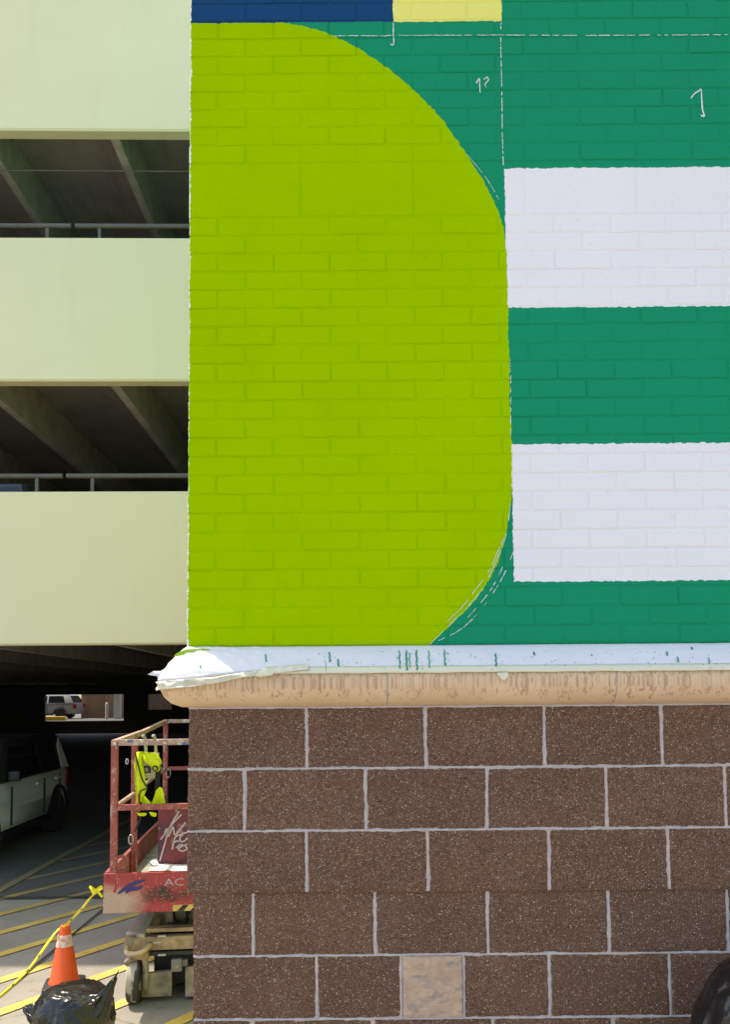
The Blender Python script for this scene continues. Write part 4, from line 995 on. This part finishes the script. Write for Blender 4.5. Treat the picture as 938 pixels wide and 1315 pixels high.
ua, z1_ = lu(220, 1231, 0.14); ub, z0_ = lu(234, 1247, 0.14); bm = BM(); box(bm, ua, ub, 0.12, 0.2, z0_, z1_, bev=0.012); box(bm, ub - 0.005, ub + 0.035, 0.15, 0.19, z0_ + 0.03, z1_ - 0.015); sock = obj('power_socket', bm, plain('grey_socket_box', (0.22, 0.21, 0.20), 0.5), lift)
bm = BM(); box(bm, ua + 0.02, ub - 0.02, 0.116, 0.119, z0_ + 0.03, z0_ + 0.05); obj('socket_cover', bm, M_RUST, sock)
def from_lift(u, v, z): return LO + LX*u + LY*v + Vector((0, 0, z))
# papers lying on the deck
M_PAPER = plain('crumpled_paper', (0.74, 0.73, 0.68), 0.8, var=0.05)
def lu_deck(px, py): q = G(px, py, WDK + 0.004); d = q - LO; return d.dot(LX), d.dot(LY)
for pts, lb, sd in (([(190,1118),(203,1109),(240,1111),(240,1119)], 'white paper sheet spread flat on the lift deck behind toe board', 1), ([(192,1107),(200,1102),(204,1110),(197,1112)], 'small white paper scrap by the box on the lift deck', 2)):
    bm = BM(); vs = []
    for a, b in pts: q = G(a, b, WDK + 0.010*sd); vs.append(bm.verts.new(q))
    bm.faces.new(vs); bmesh.ops.triangulate(bm, faces=bm.faces[:]); bmesh.ops.subdivide_edges(bm, edges=bm.edges[:], cuts=3, use_grid_fill=True)
    for v in bm.verts: v.co.z += 0.008*abs(noise.noise(v.co*9 + Vector((sd, 0, 0))))
    bmesh.ops.recalc_face_normals(bm, faces=bm.faces); tag(solid(obj('paper_sheet', bm, M_PAPER), 0.001), lb, 'paper')

# ------------------------------------------------------------------ safety vest over the control box
M_VEST = plain('hi_vis_yellow_fabric', (0.62, 0.74, 0.01), 0.75, var=0.08, scale=30)
vest = empty('safety_vest', from_lift(0.35, 0.09, wt - 0.1)); tag(vest, 'fluorescent yellow safety vest hanging over the control box on the lift', 'safety vest')
VO = vest.location
def cr3(x, y): return 120 + x/4.7, 900 + y/4.7
def vest_panel(name, pts, v, seed, amp=0.03, mat=None, smooth_pts=True):
    def w3(a, b, vv): uu, z = lu(*cr3(a, b), vv); return from_lift(uu, vv, z) - VO
    P2 = [w3(a, b, v) for a, b in pts]
    if smooth_pts: P2 = smooth_path(P2 + [P2[0]], 4)[:-1]
    bm = BM(); bm.faces.new([bm.verts.new(p) for p in P2]); bmesh.ops.triangulate(bm, faces=bm.faces[:])
    bmesh.ops.subdivide_edges(bm, edges=[e for e in bm.edges if e.calc_length() > 0.02], cuts=4, use_grid_fill=True)
    bmesh.ops.triangulate(bm, faces=bm.faces[:])
    for q in bm.verts:
        n_ = noise.noise(Vector((q.co.x*22 + seed*3, q.co.z*7, seed))) + 0.6*noise.noise(Vector((q.co.x*45, q.co.z*16, seed)))
        q.co += LY*(n_*amp)
    bmesh.ops.recalc_face_normals(bm, faces=bm.faces)
    o = obj(name, bm, mat or M_VEST, vest, smooth=True); solid(o, 0.003); return o
vest_panel('vest_panel', [(250,318),(272,306),(288,322),(284,380),(292,450),(308,500),(322,528),(290,545),(276,590),(268,645),(258,640),(256,560),(250,480),(246,400)], 0.085, 1)
vest_panel('vest_panel', [(274,308),(320,312),(372,316),(400,338),(414,368),(415,400),(400,420),(372,428),(352,412),(340,392),(328,355),(312,340),(286,336)], 0.075, 2)
vest_panel('vest_panel', [(300,532),(282,552),(278,595),(292,625),(330,640),(372,640),(360,618),(330,622),(304,610),(292,580)], 0.10, 3, 0.02)
vest_panel('vest_panel', [(400,520),(416,532),(428,570),(436,605),(442,640),(362,642),(356,622),(366,590),(378,545)], 0.095, 4)
vest_panel('vest_panel', [(262,672),(276,680),(298,676),(320,680),(314,692),(286,696),(266,688)], 0.10, 5, 0.01)
vest_panel('vest_panel', [(336,672),(376,674),(380,690),(370,699),(348,690)], 0.10, 6, 0.01)
vest_panel('vest_lining', [(374,420),(404,412),(400,470),(398,520),(376,560),(366,560),(372,480)], 0.12, 7, 0.015, plain('black_mesh_fabric', (0.012, 0.012, 0.013), 0.9))
for pts in ([(250,312),(292,470),(322,524),(284,545),(274,600),(290,622)], [(358,414),(360,398),(378,396),(386,412),(374,424),(360,416)], [(404,400),(415,380),(416,400),(400,424)], [(430,570),(444,640)]):
    bm = BM(); q = []
    for a, b in pts: uu, z = lu(*cr3(a, b), 0.062); q.append(from_lift(uu, 0.062, z) - VO)
    tube(bm, smooth_path(q, 5), 0.006, 6); obj('vest_trim', bm, M_BLK, vest, smooth=True)
bm = BM(); q = []
for a, b in ((270,560),(272,630),(276,668)): uu, z = lu(*cr3(a, b), 0.064); q.append(from_lift(uu, 0.064, z) - VO)
tube(bm, q, 0.006, 6); obj('vest_trim', bm, plain('orange_trim', (0.75, 0.16, 0.02), 0.6), vest)

# ------------------------------------------------------------------ traffic cone
cg = G(82, 1266); CS = 1.0
cone = empty('traffic_cone', (cg.x, cg.y, 0), R(14)); tag(cone, 'orange traffic cone with white collar and black base, holding yellow tape', 'traffic cone')
def cone_mat():
    m = NT('scuffed_orange_plastic'); p = m.objc()
    c = m.mix(m.ramp(m.noise(p, 12, 5, 0.65), 0.35, 0.7), (0.95, 0.125, 0.022), (0.84, 0.10, 0.02))
    c = m.mix(m.ramp(m.noise(p, 24, 5, 0.7), 0.63, 0.74), c, (0.55, 0.09, 0.05)); m.b.inputs['Subsurface Weight'].default_value = 0.0
    return m.done(c, 0.5)
def sqrd(h, r, n=8):
    out = []
    for cx, cy, a0 in ((h-r, h-r, 0), (-(h-r), h-r, 90), (-(h-r), -(h-r), 180), (h-r, -(h-r), 270)):
        for k in range(n+1): a = R(a0 + 90*k/n); out.append((cx + r*math.cos(a), cy + r*math.sin(a)))
    return out
bm = BM(); prev = None
for hh, zz in ((0.142, 0.0), (0.145, 0.006), (0.143, 0.024), (0.132, 0.030)):
    r = [bm.verts.new((x, y, zz)) for x, y in sqrd(hh, 0.035)]
    if prev:
        for k in range(len(r)): bm.faces.new((prev[k], prev[(k+1) % len(r)], r[(k+1) % len(r)], r[k]))
    else: bm.faces.new(list(reversed(r)))
    prev = r
bm.faces.new(prev); obj('base', bm, M_BLK, cone, smooth=True, angle=40)
CH_ = 0.455
bm = BM(); lathe(bm, [(0.112, 0.0305), (0.112, 0.042), (0.104, 0.055), (0.036, CH_ - 0.015), (0.033, CH_ - 0.004), (0.027, CH_), (0.020, CH_), (0.020, CH_ - 0.02)], 40)
obj('cone_body', bm, cone_mat(), cone, smooth=True, angle=35)
bm = BM(); rz = lambda z: 0.104 + (0.036 - 0.104)*(z - 0.055)/(CH_ - 0.07)
lathe(bm, [(rz(0.30) + 0.0005, 0.30), (rz(0.30) + 0.003, 0.301), (rz(0.385) + 0.003, 0.384), (rz(0.385) + 0.0005, 0.385)], 40)
m = NT('dirty_reflective_collar'); c = m.ramp(m.noise(m.objc(), 22, 5, 0.7), 0.45, 0.6, (0.78, 0.70, 0.62), (0.72, 0.25, 0.14)); obj('reflective_collar', bm, m.done(c, 0.4), cone, smooth=True, angle=40)

# caution tape from off frame over the cone to the lift post
M_CT = plain('yellow_barrier_tape', (0.78, 0.66, 0.015), 0.4, var=0.05, spec=0.5)
ctop = Vector((cg.x, cg.y, CH_ - 0.045))
tie = from_lift(0.0, -0.015, lu(129, 1140)[1])
pA = P(-40, 1316, 5.25)
path = smooth_path([pA, P(0, 1279, 5.5), P(38, 1243, 5.66), ctop + Vector((-0.055, -0.05, 0.0)), ctop + Vector((0.02, -0.055, 0.05)), P(104, 1168, 5.62), P(118, 1151, 5.55), tie], 10)
bm = BM(); prev = None
for i, p_ in enumerate(path):
    t = (path[min(i+1, len(path)-1)] - path[max(i-1, 0)]).normalized(); v = Vector((0, -1, 0)); s0 = t.cross(v).normalized()
    tw = 0.55*math.sin(i*0.33) + 0.4*math.sin(i*0.13 + 1); s = (Matrix.Rotation(tw, 3, t) @ s0); wd = 0.0105*(1 - 0.55*max(0, (i-38)/35))
    c = (bm.verts.new(p_ - s*wd), bm.verts.new(p_ + v*0.004), bm.verts.new(p_ + s*wd))
    if prev: bm.faces.new((prev[0], c[0], c[1], prev[1])); bm.faces.new((prev[1], c[1], c[2], prev[2]))
    prev = c
ct = solid(obj('barrier_tape', bm, M_CT, smooth=True), 0.0008); tag(ct, 'yellow barrier tape stretched from the cone up to the red lift', 'barrier tape')
for pts in ([(120,1148),(117,1141),(115,1138.5),(119,1141),(124,1145)], [(120,1146),(126,1141),(131,1138)], [(122,1143),(127,1147),(131,1152)]):
    bm = BM(); ribbon(bm, smooth_path([P(a, b, 5.50 + 0.01*k) for k, (a, b) in enumerate(pts)], 5), 0.017, Vector((0.3, -0.95, 0.1)).normalized()); solid(obj('tape_knot', bm, M_CT, ct), 0.0008)
for k in (14, 19, 23, 44, 50):
    a = path[k]; b = path[k+1]; bm = BM(); d = (b - a); ribbon(bm, [a + Vector((0, -0.012, 0)), a + d*0.35 + Vector((0, -0.013, 0)), a + d*0.8 + Vector((0, -0.012, 0))], 0.009); obj('tape_print', bm, M_BLK, ct)

# ------------------------------------------------------------------ black garbage bags
def bag_mat():
    m = NT('black_bin_liner'); p = m.objc()
    h = m.math('ADD', m.noise(m.scale(p, (1, 1, 0.45)), 9, 3, 0.45), m.mul(m.noise(p, 30, 3, 0.5), 0.12))
    m.bump(h, 0.55, 0.02); return m.done((0.010, 0.010, 0.011), m.mr(m.noise(p, 7, 3), 0.3, 0.7, 0.16, 0.34), spec=0.55)
M_BAG = bag_mat()
def bag(label, loc, rx, ry, hz, ears, seed, group=None, sq=0.38, cr=1.0):
    bm = BM(); bmesh.ops.create_icosphere(bm, subdivisions=6, radius=1.0)
    for v in bm.verts:
        n = v.co.normalized(); s = Vector((seed*5.1, seed*2.3, 0))
        k = 1.0 + 0.08*noise.noise(n*1.7 + s) + 0.04*noise.noise(n*3.0 + s)
        rid = 1 - abs(noise.noise(Vector((n.x*5.5, n.y*5.5, n.z*2.4)) + s)); k += 0.030*cr*(rid**4 - 0.3)
        rid = 1 - abs(noise.noise(Vector((n.x*13, n.y*13, n.z*5)) + s)); k += 0.016*cr*cr*(rid**5 - 0.2)
        bx_ = max(0.25, math.hypot(n.x, n.y))**-sq
        p = Vector((n.x*rx*k*bx_*0.95, n.y*ry*k*bx_*0.95, 0))
        zz = n.z*k
        p.z = hz*0.42*(zz + 0.92) if zz > -0.92 else 0.0
        p.z = hz*0.5*(zz + 1)
        if p.z < 0.02: p.z = 0.003 + 0.2*max(0, p.z)*0.05
        for e, amp, sig, bend in ears:
            d = Vector(e).normalized(); a = math.acos(max(-1, min(1, n.dot(d))))
            g = math.exp(-(a/sig)**2)
            ax = n - d*n.dot(d); th_ = math.atan2(ax.dot(d.orthogonal().normalized()), ax.dot(d.cross(d.orthogonal()).normalized()))
            fl = 1 + 0.5*noise.noise(n*16 + s); pl_ = 0.5 + 0.5*math.sin(th_*6 + 2*noise.noise(n*5 + s))
            p += d*amp*g*fl; p += Vector(bend)*(g**1.6)*fl; p -= ax*0.10*pl_*math.exp(-((a - sig*0.9)/(sig*0.6))**2)
        v.co = p
    o = obj('garbage_bag', bm, M_BAG, smooth=True); o.location = loc; tag(o, label, 'garbage bag', group); return o
b1 = P(98, 1290, 4.95)
bag('glossy black garbage bag with twisted ears on the sunlit ground below the cone', (b1.x - 0.02, 4.95, 0.0), 0.26, 0.25, 0.408, [((0.76, -0.30, 0.52), 0.05, 0.34, (0.02, 0, 0.10)), ((0.80, -0.30, 0.60), 0.03, 0.13, (0.02, 0, 0.05)), ((-0.88, -0.3, 0.30), 0.045, 0.27, (0.0, 0, 0.02))], 3)
b2 = P(948, 1290, 2.38)
bag('black garbage bag cut off at the lower right, against the split-face blocks', (b2.x + 0.08, 2.38, 0.6), 0.245, 0.22, 0.77, [], 8, sq=0.26, cr=0.55)
